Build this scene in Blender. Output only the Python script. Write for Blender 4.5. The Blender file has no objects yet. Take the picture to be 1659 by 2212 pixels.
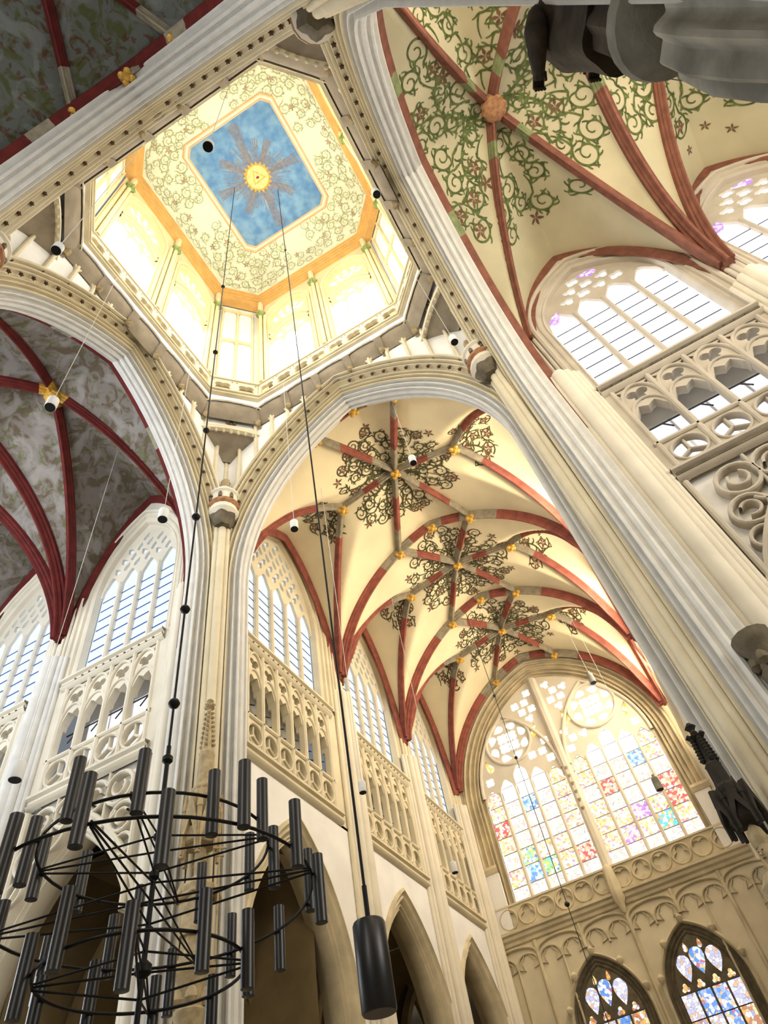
import bpy, bmesh, math, random
from mathutils import Vector, Matrix
from mathutils.geometry import tessellate_polygon
random.seed(7)
S = bpy.context.scene
COL = S.collection
# ------------------------------------------------------------------ camera
RIGHT = Vector((0.86655953, 0.47505582, -0.15295928))
DOWN = Vector((-0.46393015, 0.65379674, -0.59776136))
FWD = Vector((-0.18396574, 0.58895823, 0.78694651))
CAM = Vector((4.245, -6.19, 1.6))
cd = bpy.data.cameras.new('camera')
cd.sensor_fit = 'HORIZONTAL'; cd.sensor_width = 36.0
cd.lens = 1428.3 * 36.0 / 1659.0
cd.clip_start = 0.05; cd.clip_end = 300
cam = bpy.data.objects.new('camera', cd); COL.objects.link(cam)
M = Matrix.Identity(4)
for i, v in enumerate((RIGHT, -DOWN, -FWD)):
    for j in range(3): M[j][i] = v[j]
M.translation = CAM
cam.matrix_world = M
S.camera = cam
# ------------------------------------------------------------------ world, exposure, daylight
S.view_settings.view_transform = 'Standard'
S.view_settings.look = 'None'
S.view_settings.gamma = 1.0
S.view_settings.use_curve_mapping = False
S.view_settings.exposure = 0.92
try:
    S.cycles.use_denoising = True
    S.cycles.max_bounces = 4; S.cycles.diffuse_bounces = 3
    S.cycles.use_adaptive_sampling = True; S.cycles.adaptive_threshold = 0.05
    S.cycles.sample_clamp_indirect = 6.0
    S.cycles.caustics_reflective = False; S.cycles.caustics_refractive = False
except Exception: pass
W = bpy.data.worlds.new('sky'); S.world = W; W.use_nodes = True
bg = W.node_tree.nodes['Background']
bg.inputs[0].default_value = (0.80, 0.88, 1.0, 1); bg.inputs[1].default_value = 0.12
def area(name, loc, direction, sx, sy, power, col):
    l = bpy.data.lights.new(name, 'AREA'); l.shape = 'RECTANGLE'; l.size = sx; l.size_y = sy
    l.energy = power; l.color = col
    o = bpy.data.objects.new(name, l); COL.objects.link(o)
    o.location = loc; o.rotation_euler = Vector(direction).to_track_quat('-Z', 'Z').to_euler()
    return o
WARM = (1.0, 0.83, 0.56); COOL = (0.86, 0.92, 1.0); NEUT = (1.0, 0.95, 0.86)
# daylight entering through windows that the photograph does not show
for k, y in enumerate((10.4, 17.3, 23.3)):
    area('daylight_transept_east', (6.42, y, 21.0), (-1, 0, -0.25), 4.4, 6.4, 760, WARM)
for k, x in enumerate((10.1, 16.1)):
    area('daylight_choir_south', (x, -6.30, 20.7), (0, 1, -0.1), 3.8, 5.6, 430, (1.0, 0.88, 0.62))
area('daylight_nave_south', (-10.1, -6.30, 20.5), (0, 1, -0.25), 3.4, 5.0, 850, COOL)
area('daylight_nave_south', (-16.1, -6.30, 20.5), (0, 1, -0.25), 3.4, 5.0, 850, COOL)
area('daylight_transept_south', (0.0, -19.5, 15.0), (0, 1, -0.3), 6.5, 9.0, 620, NEUT)
area('daylight_choir_apse', (22.5, 0.0, 14.0), (-1, 0, -0.05), 7.0, 10.0, 1100, NEUT)
area('daylight_nave_west', (-22.5, 0.0, 9.0), (1, 0, -0.1), 7.0, 8.0, 900, COOL)

# ------------------------------------------------------------------ materials
MATS = {}
def mat(name, col, rough=0.8, var=0.06, scale=1.5, col2=None, bump=0.0, bscale=20.0, metal=0.0, emit=0.0, spec=0.3):
    m = bpy.data.materials.new(name); m.use_nodes = True
    nt = m.node_tree; b = nt.nodes['Principled BSDF']
    b.inputs['Roughness'].default_value = rough; b.inputs['Metallic'].default_value = metal
    b.inputs['Specular IOR Level'].default_value = spec
    c = (*col, 1.0)
    if var or col2:
        tc = nt.nodes.new('ShaderNodeTexCoord'); n = nt.nodes.new('ShaderNodeTexNoise')
        n.inputs['Scale'].default_value = scale; n.inputs['Detail'].default_value = 6.0
        nt.links.new(tc.outputs['Object'], n.inputs['Vector'])
        r = nt.nodes.new('ShaderNodeValToRGB')
        r.color_ramp.elements[0].position = 0.35; r.color_ramp.elements[1].position = 0.65
        a = col2 if col2 else tuple(max(0, x * (1 - 2.2 * var)) for x in col)
        r.color_ramp.elements[0].color = (*a, 1); r.color_ramp.elements[1].color = c
        nt.links.new(n.outputs['Fac'], r.inputs['Fac']); nt.links.new(r.outputs['Color'], b.inputs['Base Color'])
    else:
        b.inputs['Base Color'].default_value = c
    if bump:
        tc2 = nt.nodes.new('ShaderNodeTexCoord'); n2 = nt.nodes.new('ShaderNodeTexNoise'); n2.inputs['Scale'].default_value = bscale
        n2.inputs['Detail'].default_value = 8.0
        nt.links.new(tc2.outputs['Object'], n2.inputs['Vector'])
        bp = nt.nodes.new('ShaderNodeBump'); bp.inputs['Strength'].default_value = bump; bp.inputs['Distance'].default_value = 0.02
        nt.links.new(n2.outputs['Fac'], bp.inputs['Height']); nt.links.new(bp.outputs['Normal'], b.inputs['Normal'])
    if emit:
        b.inputs['Emission Color'].default_value = c; b.inputs['Emission Strength'].default_value = emit
    MATS[name] = m; return m
def worn_paint(name, base, spots, scale=1.3):
    """plaster with blotchy worn foliage painting"""
    m = bpy.data.materials.new(name); m.use_nodes = True
    nt = m.node_tree; b = nt.nodes['Principled BSDF']; b.inputs['Roughness'].default_value = 0.9
    b.inputs['Specular IOR Level'].default_value = 0.15
    tc = nt.nodes.new('ShaderNodeTexCoord')
    prev = None
    n0 = nt.nodes.new('ShaderNodeTexNoise'); n0.inputs['Scale'].default_value = 0.5; n0.inputs['Detail'].default_value = 3
    nt.links.new(tc.outputs['Object'], n0.inputs['Vector'])
    base_n = nt.nodes.new('ShaderNodeRGB'); base_n.outputs[0].default_value = (*base, 1); prev = base_n.outputs[0]
    for i, (c, sc, lo, hi, amt) in enumerate(spots):
        n = nt.nodes.new('ShaderNodeTexNoise'); n.inputs['Scale'].default_value = sc; n.inputs['Detail'].default_value = 5
        n.inputs['Distortion'].default_value = 1.6
        mp = nt.nodes.new('ShaderNodeMapping'); mp.inputs['Location'].default_value = (i * 7.3, i * 3.1, i)
        nt.links.new(tc.outputs['Object'], mp.inputs['Vector']); nt.links.new(mp.outputs['Vector'], n.inputs['Vector'])
        r = nt.nodes.new('ShaderNodeMapRange'); r.inputs['From Min'].default_value = lo; r.inputs['From Max'].default_value = hi
        r.inputs['To Max'].default_value = amt; r.clamp = True
        nt.links.new(n.outputs['Fac'], r.inputs['Value'])
        mx = nt.nodes.new('ShaderNodeMix'); mx.data_type = 'RGBA'
        nt.links.new(r.outputs['Result'], mx.inputs['Factor']); nt.links.new(prev, mx.inputs['A'])
        mx.inputs['B'].default_value = (*c, 1); prev = mx.outputs['Result']
    nt.links.new(prev, b.inputs['Base Color'])
    MATS[name] = m; return m
def glow(name, col, strength, kind='plain', c2=None, scale=6.0):
    """daylit glass: back-lit by the sky; stained kinds mix several glass colours"""
    m = bpy.data.materials.new(name); m.use_nodes = True
    nt = m.node_tree; b = nt.nodes['Principled BSDF']
    b.inputs['Base Color'].default_value = (0.12, 0.12, 0.13, 1); b.inputs['Roughness'].default_value = 0.25
    b.inputs['Emission Strength'].default_value = strength
    if kind == 'plain':
        b.inputs['Emission Color'].default_value = (*col, 1)
    else:
        tc = nt.nodes.new('ShaderNodeTexCoord'); v = nt.nodes.new('ShaderNodeTexVoronoi')
        v.inputs['Scale'].default_value = scale; v.inputs['Randomness'].default_value = 0.95
        geo = nt.nodes.new('ShaderNodeNewGeometry')
        nt.links.new(geo.outputs['Position'], v.inputs['Vector'])
        sep = nt.nodes.new('ShaderNodeSeparateColor'); nt.links.new(v.outputs['Color'], sep.inputs['Color'])
        r = nt.nodes.new('ShaderNodeValToRGB'); r.color_ramp.interpolation = 'CONSTANT'
        cols = c2; el = r.color_ramp.elements
        while len(el) < len(cols): el.new(0.5)
        acc = 0.0; tot = sum(w for _, w in cols)
        for e, (cc, w) in zip(el, cols):
            e.position = min(0.999, acc / tot); e.color = (*cc, 1); acc += w
        nt.links.new(sep.outputs['Red'], r.inputs['Fac'])
        v2 = nt.nodes.new('ShaderNodeTexVoronoi'); v2.feature = 'DISTANCE_TO_EDGE'; v2.inputs['Scale'].default_value = scale
        v2.inputs['Randomness'].default_value = 0.95
        nt.links.new(geo.outputs['Position'], v2.inputs['Vector'])
        mr = nt.nodes.new('ShaderNodeMapRange'); mr.inputs['From Max'].default_value = 0.06; mr.inputs['To Min'].default_value = 0.25
        nt.links.new(v2.outputs['Distance'], mr.inputs['Value'])
        mx = nt.nodes.new('ShaderNodeMix'); mx.data_type = 'RGBA'; mx.blend_type = 'MULTIPLY'; mx.inputs['Factor'].default_value = 1.0
        nt.links.new(r.outputs['Color'], mx.inputs['A']); nt.links.new(mr.outputs['Result'], mx.inputs['B'])
        nt.links.new(mx.outputs['Result'], b.inputs['Emission Color'])
    if name not in ('glass_dome',): m.cycles.emission_sampling = 'NONE'
    MATS[name] = m; return m
mat('stone_cream', (0.74, 0.65, 0.46), var=0.05, scale=1.2, bump=0.25)
mat('stone_grey', (0.72, 0.70, 0.65), var=0.05, scale=2.5, bump=0.25)
mat('stone_pale', (0.78, 0.71, 0.57), var=0.05, scale=1.0, bump=0.2)
mat('stone_buff', (0.70, 0.60, 0.40), var=0.12, scale=1.4, bump=0.3)
mat('stone_silhouette', (0.035, 0.028, 0.02), var=0.2, scale=4.0, bump=0.4)  # backlit silhouette of the spiky canopy and corbel put into the stone colour
mat('stone_choir', (0.58, 0.51, 0.41), var=0.06, scale=1.5, bump=0.25)
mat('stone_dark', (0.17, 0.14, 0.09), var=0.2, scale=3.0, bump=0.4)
mat('stone_lantern', (0.84, 0.70, 0.40), var=0.06, scale=1.0)
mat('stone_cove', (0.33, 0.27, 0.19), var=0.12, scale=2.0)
mat('plaster_white', (0.90, 0.88, 0.84), var=0.05, scale=0.8)
mat('plaster_vault', (0.82, 0.70, 0.44), var=0.07, scale=0.45, bump=0.15, bscale=6)
mat('plaster_choir', (0.60, 0.53, 0.34), var=0.10, scale=0.4, bump=0.15, bscale=6)
mat('plaster_dome', (0.90, 0.84, 0.64), var=0.05, scale=0.5)
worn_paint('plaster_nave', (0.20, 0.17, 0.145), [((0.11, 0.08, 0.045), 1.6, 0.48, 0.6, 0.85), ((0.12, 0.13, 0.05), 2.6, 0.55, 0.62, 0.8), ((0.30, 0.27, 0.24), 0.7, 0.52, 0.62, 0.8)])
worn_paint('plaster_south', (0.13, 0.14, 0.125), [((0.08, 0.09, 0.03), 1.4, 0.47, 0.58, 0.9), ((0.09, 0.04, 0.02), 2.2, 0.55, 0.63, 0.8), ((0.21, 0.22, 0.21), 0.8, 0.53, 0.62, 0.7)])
mat('rib_red', (0.31, 0.09, 0.06), var=0.16, scale=3.0)
mat('rib_dark_red', (0.14, 0.016, 0.012), var=0.16, scale=3.0)
mat('rib_choir', (0.25, 0.095, 0.06), var=0.14, scale=3.0)
mat('rib_grey', (0.34, 0.29, 0.20), var=0.15, scale=4.0)
mat('rib_green', (0.26, 0.29, 0.13), var=0.15, scale=4.0)
mat('gold', (0.80, 0.46, 0.08), var=0.15, scale=9.0, rough=0.45, metal=0.2)
mat('boss_clay', (0.42, 0.20, 0.09), var=0.2, scale=8.0)
mat('vine_dark', (0.085, 0.08, 0.03), var=0.25, scale=5.0)
mat('vine_green', (0.13, 0.17, 0.045), var=0.25, scale=5.0)
mat('vine_pale', (0.42, 0.50, 0.24), var=0.14, scale=5.0)
mat('flower_brown', (0.20, 0.10, 0.05), var=0.2, scale=5.0)
mat('flower_pale', (0.52, 0.38, 0.24), var=0.2, scale=5.0)
mat('ochre', (0.70, 0.40, 0.12), var=0.08, scale=2.0)
mat('pink_line', (0.88, 0.55, 0.32), var=0.05)
mat('sky_blue', (0.10, 0.25, 0.50), var=0.0, col2=(0.22, 0.40, 0.60), scale=1.8)
mat('ray_grey', (0.30, 0.27, 0.26), var=0.15, scale=6.0)
mat('ray_gold', (0.80, 0.42, 0.08), var=0.10, scale=6.0)
mat('ray_pale', (0.95, 0.70, 0.28), var=0.10, scale=6.0)
mat('eye_dark', (0.25, 0.06, 0.03), var=0.0)
mat('leaf_green', (0.30, 0.38, 0.12), var=0.25, scale=9.0)
mat('black_metal', (0.004, 0.0035, 0.003), rough=0.55, var=0.0, spec=0.25)
mat('iron', (0.03, 0.028, 0.03), rough=0.5, var=0.0)
mat('tube_black', (0.006, 0.005, 0.0045), rough=0.36, var=0.0, spec=0.5)
mat('dot_dark', (0.10, 0.055, 0.03), var=0.2, scale=9)
mat('lamp_white', (0.80, 0.80, 0.78), rough=0.4, var=0.0)
mat('cord_pale', (0.62, 0.60, 0.54), var=0.0)
mat('lead_blue', (0.03, 0.06, 0.26), rough=0.5, var=0.0)
mat('lead_grey', (0.30, 0.28, 0.30), rough=0.6, var=0.0)
mat('lead_slate', (0.07, 0.08, 0.13), rough=0.6, var=0.0)
mat('lead_dome', (0.10, 0.28, 0.62), rough=0.5, var=0.0)
mat('statue_stone', (0.50, 0.39, 0.22), var=0.15, scale=6.0, bump=0.3)
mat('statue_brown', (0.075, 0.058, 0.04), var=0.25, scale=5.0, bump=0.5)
mat('statue_grey', (0.42, 0.41, 0.35), var=0.25, scale=2.2, bump=0.4)
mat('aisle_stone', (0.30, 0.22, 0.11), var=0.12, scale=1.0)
mat('floor_stone', (0.36, 0.31, 0.24), var=0.15, scale=1.0, bump=0.2)
glow('glass_sky', (0.62, 0.77, 1.0), 0.66)
glow('glass_bright', (0.95, 0.97, 1.0), 1.5)
glow('glass_dome', (0.96, 0.96, 0.95), 7.0)
glow('glass_pale', (0.99, 0.93, 0.86), 2.2)
glow('glass_yellow', (1, .8, .2), 0.75, 'st', [((1.0, 0.80, 0.25), 3), ((1.0, 0.55, 0.06), 3), ((1.0, 0.95, 0.7), 3)], 9.0)
WHT = (1.0, 0.97, 0.92)
glow('glass_stain_pale', WHT, 0.80, 'st', [(WHT, 9), ((1.0, 0.82, 0.5), 2), ((0.95, 0.55, 0.5), 1.6), ((0.62, 0.72, 1.0), 2), ((1.0, 0.86, 0.62), 3)], 8.5)
glow('glass_stain_gold', WHT, 0.74, 'st', [(WHT, 6), ((1.0, 0.72, 0.22), 3), ((0.95, 0.42, 0.25), 1.5), ((1.0, 0.88, 0.6), 3), ((0.75, 0.3, 0.5), 0.7)], 10.0)
glow('glass_stain_red', WHT, 0.70, 'st', [(WHT, 3), ((0.92, 0.10, 0.10), 4), ((1.0, 0.5, 0.3), 2), ((0.95, 0.8, 0.5), 2)], 8.5)
glow('glass_stain_blue', WHT, 0.72, 'st', [(WHT, 4), ((0.12, 0.36, 0.95), 4), ((0.3, 0.75, 1.0), 3), ((0.85, 0.92, 1.0), 2)], 8.5)
glow('glass_stain_teal', WHT, 0.70, 'st', [(WHT, 3), ((0.08, 0.70, 0.95), 4), ((1.0, 0.75, 0.25), 2), ((0.9, 0.5, 0.2), 1)], 8.5)
glow('glass_stain_green', WHT, 0.70, 'st', [(WHT, 4), ((0.45, 0.85, 0.25), 3), ((0.85, 0.9, 0.2), 3), ((0.2, 0.85, 0.75), 2), ((0.15, 0.25, 0.9), 1)], 8.5)
glow('glass_stain_violet', WHT, 0.70, 'st', [(WHT, 4), ((0.62, 0.22, 0.92), 3), ((0.9, 0.6, 0.95), 2), ((1.0, 0.75, 0.4), 2)], 8.5)
glow('glass_low_gold', WHT, 0.62, 'st', [((0.95, 0.9, 0.85), 3), ((0.85, 0.42, 0.10), 4), ((0.55, 0.20, 0.08), 3), ((1.0, 0.75, 0.3), 2), ((0.4, 0.35, 0.6), 1)], 8.0)
glow('glass_low_blue', WHT, 0.6, 'st', [((0.9, 0.92, 1.0), 4), ((0.08, 0.30, 0.90), 4), ((0.35, 0.5, 0.95), 2), ((0.9, 0.6, 0.3), 1.5), ((0.75, 0.12, 0.25), 1)], 8.0)
glow('glass_low_pale', WHT, 0.55, 'st', [((0.92, 0.9, 1.0), 5), ((0.62, 0.62, 0.9), 3), ((0.85, 0.55, 0.35), 2)], 8.0)
glow('glass_passage', (0.90, 0.93, 1.0), 0.62)
glow('glass_violet', WHT, 0.7, 'st', [((0.45, 0.2, 0.95), 3), ((0.9, 0.5, 0.95), 3), ((0.9, 0.9, 1.0), 1)], 9.0)
glow('glass_candle', (1.0, 0.55, 0.25), 2.0)

# ------------------------------------------------------------------ building tools
WL = {}
def wl(o): return WL.get(o.name, Vector((0, 0, 0)))
def tag(o, label=None, cat=None, group=None, kind=None):
    if label: o['label'] = label
    if cat: o['category'] = cat
    if group: o['group'] = group
    if kind: o['kind'] = kind
    return o
def thing(name, loc, label, cat, group=None, kind=None):
    o = bpy.data.objects.new(name, None); COL.objects.link(o); o.empty_display_size = 0.3
    o.location = loc; WL[o.name] = Vector(loc); return tag(o, label, cat, group, kind)
def inst(name, me, loc, parent=None, label=None):
    o = bpy.data.objects.new(name, me); COL.objects.link(o)
    loc = Vector(loc); WL[o.name] = loc
    if parent is not None: o.parent = parent; o.location = loc - wl(parent)
    else: o.location = loc
    if label: o['label'] = label
    return o
class MB:
    def __init__(s): s.v = []; s.f = []; s.mi = []; s.k = 0
    def add(s, verts, faces, mi=None):
        b = len(s.v); s.v += [tuple(p) for p in verts]
        for f in faces: s.f.append(tuple(b + i for i in f)); s.mi.append(s.k if mi is None else mi)
    def grid(s, rows, closed=False, mi=None):
        n = len(rows[0]); b = len(s.v)
        for r in rows: s.v += [tuple(p) for p in r]
        m = n if closed else n - 1
        for i in range(len(rows) - 1):
            for j in range(m):
                a = b + i * n + j; c = b + i * n + (j + 1) % n
                s.f.append((a, c, c + n, a + n)); s.mi.append((s.k if mi is None else (mi(i, j) if callable(mi) else mi)))
    def box(s, lo, hi):
        x0, y0, z0 = lo; x1, y1, z1 = hi
        s.add([(x0, y0, z0), (x1, y0, z0), (x1, y1, z0), (x0, y1, z0), (x0, y0, z1), (x1, y0, z1), (x1, y1, z1), (x0, y1, z1)],
              [(0, 3, 2, 1), (4, 5, 6, 7), (0, 1, 5, 4), (1, 2, 6, 5), (2, 3, 7, 6), (3, 0, 4, 7)])
    def tube(s, pts, r, n=8, caps=True):
        pts = [Vector(p) for p in pts]; rows = []
        rr = r if isinstance(r, (list, tuple)) else [r] * len(pts)
        prev = None
        for i, p in enumerate(pts):
            t = (pts[min(i + 1, len(pts) - 1)] - pts[max(i - 1, 0)]).normalized()
            if prev is None:
                a = Vector((0, 0, 1)) if abs(t.z) < 0.9 else Vector((1, 0, 0))
                x = t.cross(a).normalized()
            else:
                x = (prev - t * prev.dot(t)).normalized()
            prev = x; y = t.cross(x)
            rows.append([p + (x * math.cos(2 * math.pi * k / n) + y * math.sin(2 * math.pi * k / n)) * rr[i] for k in range(n)])
        b = len(s.v); s.grid(rows, closed=True)
        if caps:
            s.f.append(tuple(b + k for k in range(n))[::-1]); s.mi.append(s.k)
            e = b + (len(pts) - 1) * n
            s.f.append(tuple(e + k for k in range(n))); s.mi.append(s.k)
    def lathe(s, c, prof, n=16, sx=1.0, sy=1.0, wob=0.0, nw=8):
        rows = []
        for r, z in prof:
            rows.append([(c[0] + r * sx * (1 + wob * math.cos(nw * 2 * math.pi * k / n)) * math.cos(2 * math.pi * k / n),
                          c[1] + r * sy * (1 + wob * math.cos(nw * 2 * math.pi * k / n)) * math.sin(2 * math.pi * k / n), c[2] + z) for k in range(n)])
        b = len(s.v); s.grid(rows, closed=True)
        s.f.append(tuple(b + k for k in range(n))[::-1]); s.mi.append(s.k)
        e = b + (len(prof) - 1) * n; s.f.append(tuple(e + k for k in range(n))); s.mi.append(s.k)
    def mesh(s, name, mats, smooth=True, ang=38):
        me = bpy.data.meshes.new(name); me.from_pydata(s.v, [], s.f)
        for m in (mats if isinstance(mats, (list, tuple)) else [mats]): me.materials.append(MATS[m])
        if any(s.mi): me.polygons.foreach_set('material_index', s.mi)
        me.update()
        if smooth:
            me.shade_smooth()
            me.set_sharp_from_angle(angle=math.radians(ang))
        return me
    def build(s, name, mats, parent=None, smooth=True, ang=38, label=None, loc=None):
        return inst(name, s.mesh(name, mats, smooth, ang), (0, 0, 0) if loc is None else loc, parent, label)
class Frame:
    """u along a wall, n out of it into the room, z up"""
    def __init__(s, o, u, n): s.o = Vector(o); s.u = Vector(u); s.n = Vector(n)
    def P(s, u, n, z): return s.o + s.u * u + s.n * n + Vector((0, 0, z))
def arch_pts(uc, half, zs, r, o=0.0, nseg=14, z0=None):
    """pointed arch outline offset outwards by o: list of (u, z) from left foot over the apex to right foot"""
    e = r - half; R = r + o; tm = math.acos(max(-1, min(1, e / R)))
    right = [(uc - e + R * math.cos(tm * i / nseg), zs + R * math.sin(tm * i / nseg)) for i in range(nseg + 1)]
    left = [(2 * uc - u, z) for u, z in right]
    pts = left + right[::-1][1:]
    if z0 is not None: pts = [(uc - half - o, z0)] + pts + [(uc + half + o, z0)]
    return pts
def arch_top(u, uc, half, zs, r):
    e = r - half; x = abs(u - uc) + e
    return zs + math.sqrt(max(0.0, r * r - x * x))
def arch_sweep(mb, fr, uc, half, zs, r, z0, prof, nseg=14, mi=None):
    rows = []
    for o, n in prof: rows.append([fr.P(u, n, z) for u, z in arch_pts(uc, half, zs, r, o, nseg, z0)])
    mb.grid(rows, mi=mi)
def plate(mb, fr, outer, holes, n0, n1, back=False):
    polys = [[Vector((u, z, 0)) for u, z in outer]] + [[Vector((u, z, 0)) for u, z in h] for h in holes]
    flat = [p for poly in polys for p in poly]
    tris = tessellate_polygon(polys)
    b = len(mb.v); mb.v += [tuple(fr.P(p.x, n0, p.y)) for p in flat]
    for t in tris: mb.f.append(tuple(b + i for i in t)); mb.mi.append(mb.k)
    for poly in polys:
        m = len(poly); bb = len(mb.v)
        mb.v += [tuple(fr.P(p.x, n0, p.y)) for p in poly] + [tuple(fr.P(p.x, n1, p.y)) for p in poly]
        for i in range(m):
            j = (i + 1) % m; mb.f.append((bb + i, bb + j, bb + m + j, bb + m + i)); mb.mi.append(mb.k)
    if back:
        b = len(mb.v); mb.v += [tuple(fr.P(p.x, n1, p.y)) for p in flat]
        for t in tris: mb.f.append(tuple(b + i for i in t)); mb.mi.append(mb.k)
def foil(cu, cz, R, nf=4, rot=0.0, ns=None, k=0.52):
    d = R * k; rl = R * (1 - k) + R * 0.02; ns = ns or nf * 9; out = []
    for i in range(ns):
        th = 2 * math.pi * i / ns
        ph = (th - rot + math.pi / nf) % (2 * math.pi / nf) - math.pi / nf
        q = rl * rl - (d * math.sin(ph)) ** 2
        rr = d * math.cos(ph) + math.sqrt(q) if q > 0 else d * math.cos(ph)
        out.append((cu + rr * math.cos(th), cz + rr * math.sin(th)))
    return out
def drop(cu, cz, L, w, rot, ns=14):
    out = []
    for i in range(ns):
        t = 2 * math.pi * i / ns
        x = L * 0.5 * math.cos(t); y = w * 0.5 * math.sin(t) * (math.sin(t / 2) ** 1.1) * 1.25
        out.append((cu + x * math.cos(rot) - y * math.sin(rot), cz + x * math.sin(rot) + y * math.cos(rot)))
    return out
def circ(cu, cz, R, ns=20): return [(cu + R * math.cos(2 * math.pi * i / ns), cz + R * math.sin(2 * math.pi * i / ns)) for i in range(ns)]
def bar2(mb, fr, pts, w, n0, n1):
    """flat-sided tracery bar along (u, z) points, rounded front"""
    L = len(pts); rows = []
    for i, (u, z) in enumerate(pts):
        a = pts[max(i - 1, 0)]; b = pts[min(i + 1, L - 1)]
        if pts[0] == pts[-1] and i in (0, L - 1): a = pts[-2]; b = pts[1]
        tu, tz = b[0] - a[0], b[1] - a[1]; l = math.hypot(tu, tz) or 1
        pu, pz = -tz / l, tu / l
        rows.append([fr.P(u + pu * q * w, n, z + pz * q * w) for q, n in ((-0.5, n1), (-0.5, n0 - 0.35 * w), (-0.2, n0), (0.2, n0), (0.5, n0 - 0.35 * w), (0.5, n1))])
    mb.grid(rows)
PANES = {}
def pane(fr, u0, u1, z0, z1, n, m, parent, name='pane'):
    key = (id(fr), round(u1 - u0, 3), round(z1 - z0, 3), m)
    if key not in PANES:
        mb = MB(); w = (u1 - u0) / 2; h = (z1 - z0) / 2; o = fr.o
        mb.add([fr.P(-w, 0, -h) - o, fr.P(w, 0, -h) - o, fr.P(w, 0, h) - o, fr.P(-w, 0, h) - o], [(0, 1, 2, 3)])
        PANES[key] = mb.mesh(name, m, smooth=False)
    return inst(name, PANES[key], fr.P((u0 + u1) / 2, n, (z0 + z1) / 2), parent)
def shaft_prof(r, z0, z1): return [(r, z0), (r, z1)]
# ------------------------------------------------------------------ crossing: piers and arches
HALF, ZS = 5.05, 18.4
R_NS, R_EW = 8.09, 8.55
def mould(a, b, elems, ns=5):
    """profile from a to b in (offset, depth) with rolls (+) and hollows (-) given along its length"""
    ax, ay = a; dx, dy = b[0] - a[0], b[1] - a[1]; L = math.hypot(dx, dy); dx /= L; dy /= L
    sgn = 1
    nx, ny = -dy, dx
    if a[1] > b[1]: nx, ny = dy, -dx
    out = [a]
    for s0, s1, h in elems:
        for i in range(ns + 1):
            t = i / ns; s = s0 + (s1 - s0) * t; q = h * math.sin(math.pi * t) ** 0.8 if 0 < t < 1 else 0
            out.append((ax + dx * s + nx * q, ay + dy * s + ny * q))
    out.append(b); return out
EL = [(0.0, 0.08, 0.07), (0.08, 0.20, -0.14), (0.20, 0.27, 0.06), (0.27, 0.37, -0.13), (0.37, 0.45, 0.08), (0.45, 0.54, -0.13), (0.54, 0.60, 0.06), (0.60, 0.68, -0.11), (0.68, 0.72, 0.05), (0.72, 0.93, -0.17), (0.93, 0.98, 0.05), (0.98, 1.06, -0.11), (1.06, 1.14, 0.08), (1.14, 1.21, -0.10), (1.21, 1.32, 0.09)]
FEL = [(0.0, 0.10, 0.05), (0.10, 0.28, -0.10), (0.28, 0.38, 0.05)]
near = mould((0.0, -6.1), (1.1, -5.35), EL)
far = mould((0.0, -6.45), (0.28, -6.74), FEL)
CPROF = far[::-1] + [(0.06, -6.43), (0.07, -6.37), (0.0, -6.34), (-0.03, -6.28), (0.0, -6.22), (0.07, -6.18), (0.06, -6.13)] + near
NFAR = len(far) + 7
def cmi(i, j): return 0 if i < NFAR + 24 else 1
DIRS = {'N': ((1, 0, 0), (0, -1, 0)), 'E': ((0, -1, 0), (-1, 0, 0)), 'S': ((-1, 0, 0), (0, 1, 0)), 'W': ((0, 1, 0), (1, 0, 0))}
CF = {k: Frame((0, 0, 0), u, n) for k, (u, n) in DIRS.items()}
ARCHLAB = {'N': 'pointed moulded crossing arch opening to the warm painted transept with the large stained window',
           'E': 'pointed moulded crossing arch opening to the choir vault with green painted scrolls',
           'S': 'pointed moulded crossing arch overhead, beside the dark green worn vault',
           'W': 'pointed moulded crossing arch opening to the nave with dark red ribs'}
ros = MB(); ros.lathe((0, 0, 0), [(0.03, -0.05), (0.07, -0.02), (0.05, 0.04), (0.02, 0.06)], 10, wob=0.25, nw=5)
ROS = ros.mesh('rosette', 'dot_dark')
for k in 'NESW':
    fr = CF[k]; r = R_NS if k in 'NS' else R_EW
    root = thing('crossing_arch', fr.P(0, -6.5, ZS), ARCHLAB[k], 'arch')
    mb = MB(); arch_sweep(mb, fr, 0, HALF, ZS, r, None, CPROF, 22, mi=cmi)
    mb.build('arch_moulding', ['stone_grey', 'stone_cream'], root, ang=28)
    us = [-5.7 + 11.4 * i / 44 for i in range(45)]
    mb = MB(); mb.grid([[fr.P(u, -6.73, arch_top(u, 0, HALF + 0.22, ZS, r + 0.22)) for u in us], [fr.P(u, -6.73, 28.6) for u in us]])
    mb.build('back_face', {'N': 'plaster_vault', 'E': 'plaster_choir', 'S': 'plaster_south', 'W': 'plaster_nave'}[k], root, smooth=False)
    if k != 'N':
        mb = MB(); arch_sweep(mb, fr, 0, HALF, ZS, r, 16.0, [(0.26, -6.73), (0.28, -6.80), (0.36, -6.86), (0.40, -6.98), (0.48, -7.0), (0.52, -6.90), (0.60, -6.84), (0.62, -6.73)], 22, mi=(lambda i, j: 1 if j in (17, 18, 29, 30) else 0))
        mb.build('edge_rib', ['rib_choir', 'rib_green'] if k == 'E' else ['rib_dark_red', 'rib_grey'], root)
    # rosettes in the outer hollow of the arch
    e = r - HALF; o = 0.685; R = r + o; tm = math.acos(e / R); nro = 19
    for s in (-1, 1):
        for i in range(1, nro):
            th = tm * i / nro
            inst('rosette', ROS, fr.P(s * (-e + R * math.cos(th)), -5.60, ZS + R * math.sin(th)), root)
def cluster(mb, pts, z0, z1):
    for x, y, r in pts: mb.tube([(x, y, z0), (x, y, z1)], r, 12)
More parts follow.
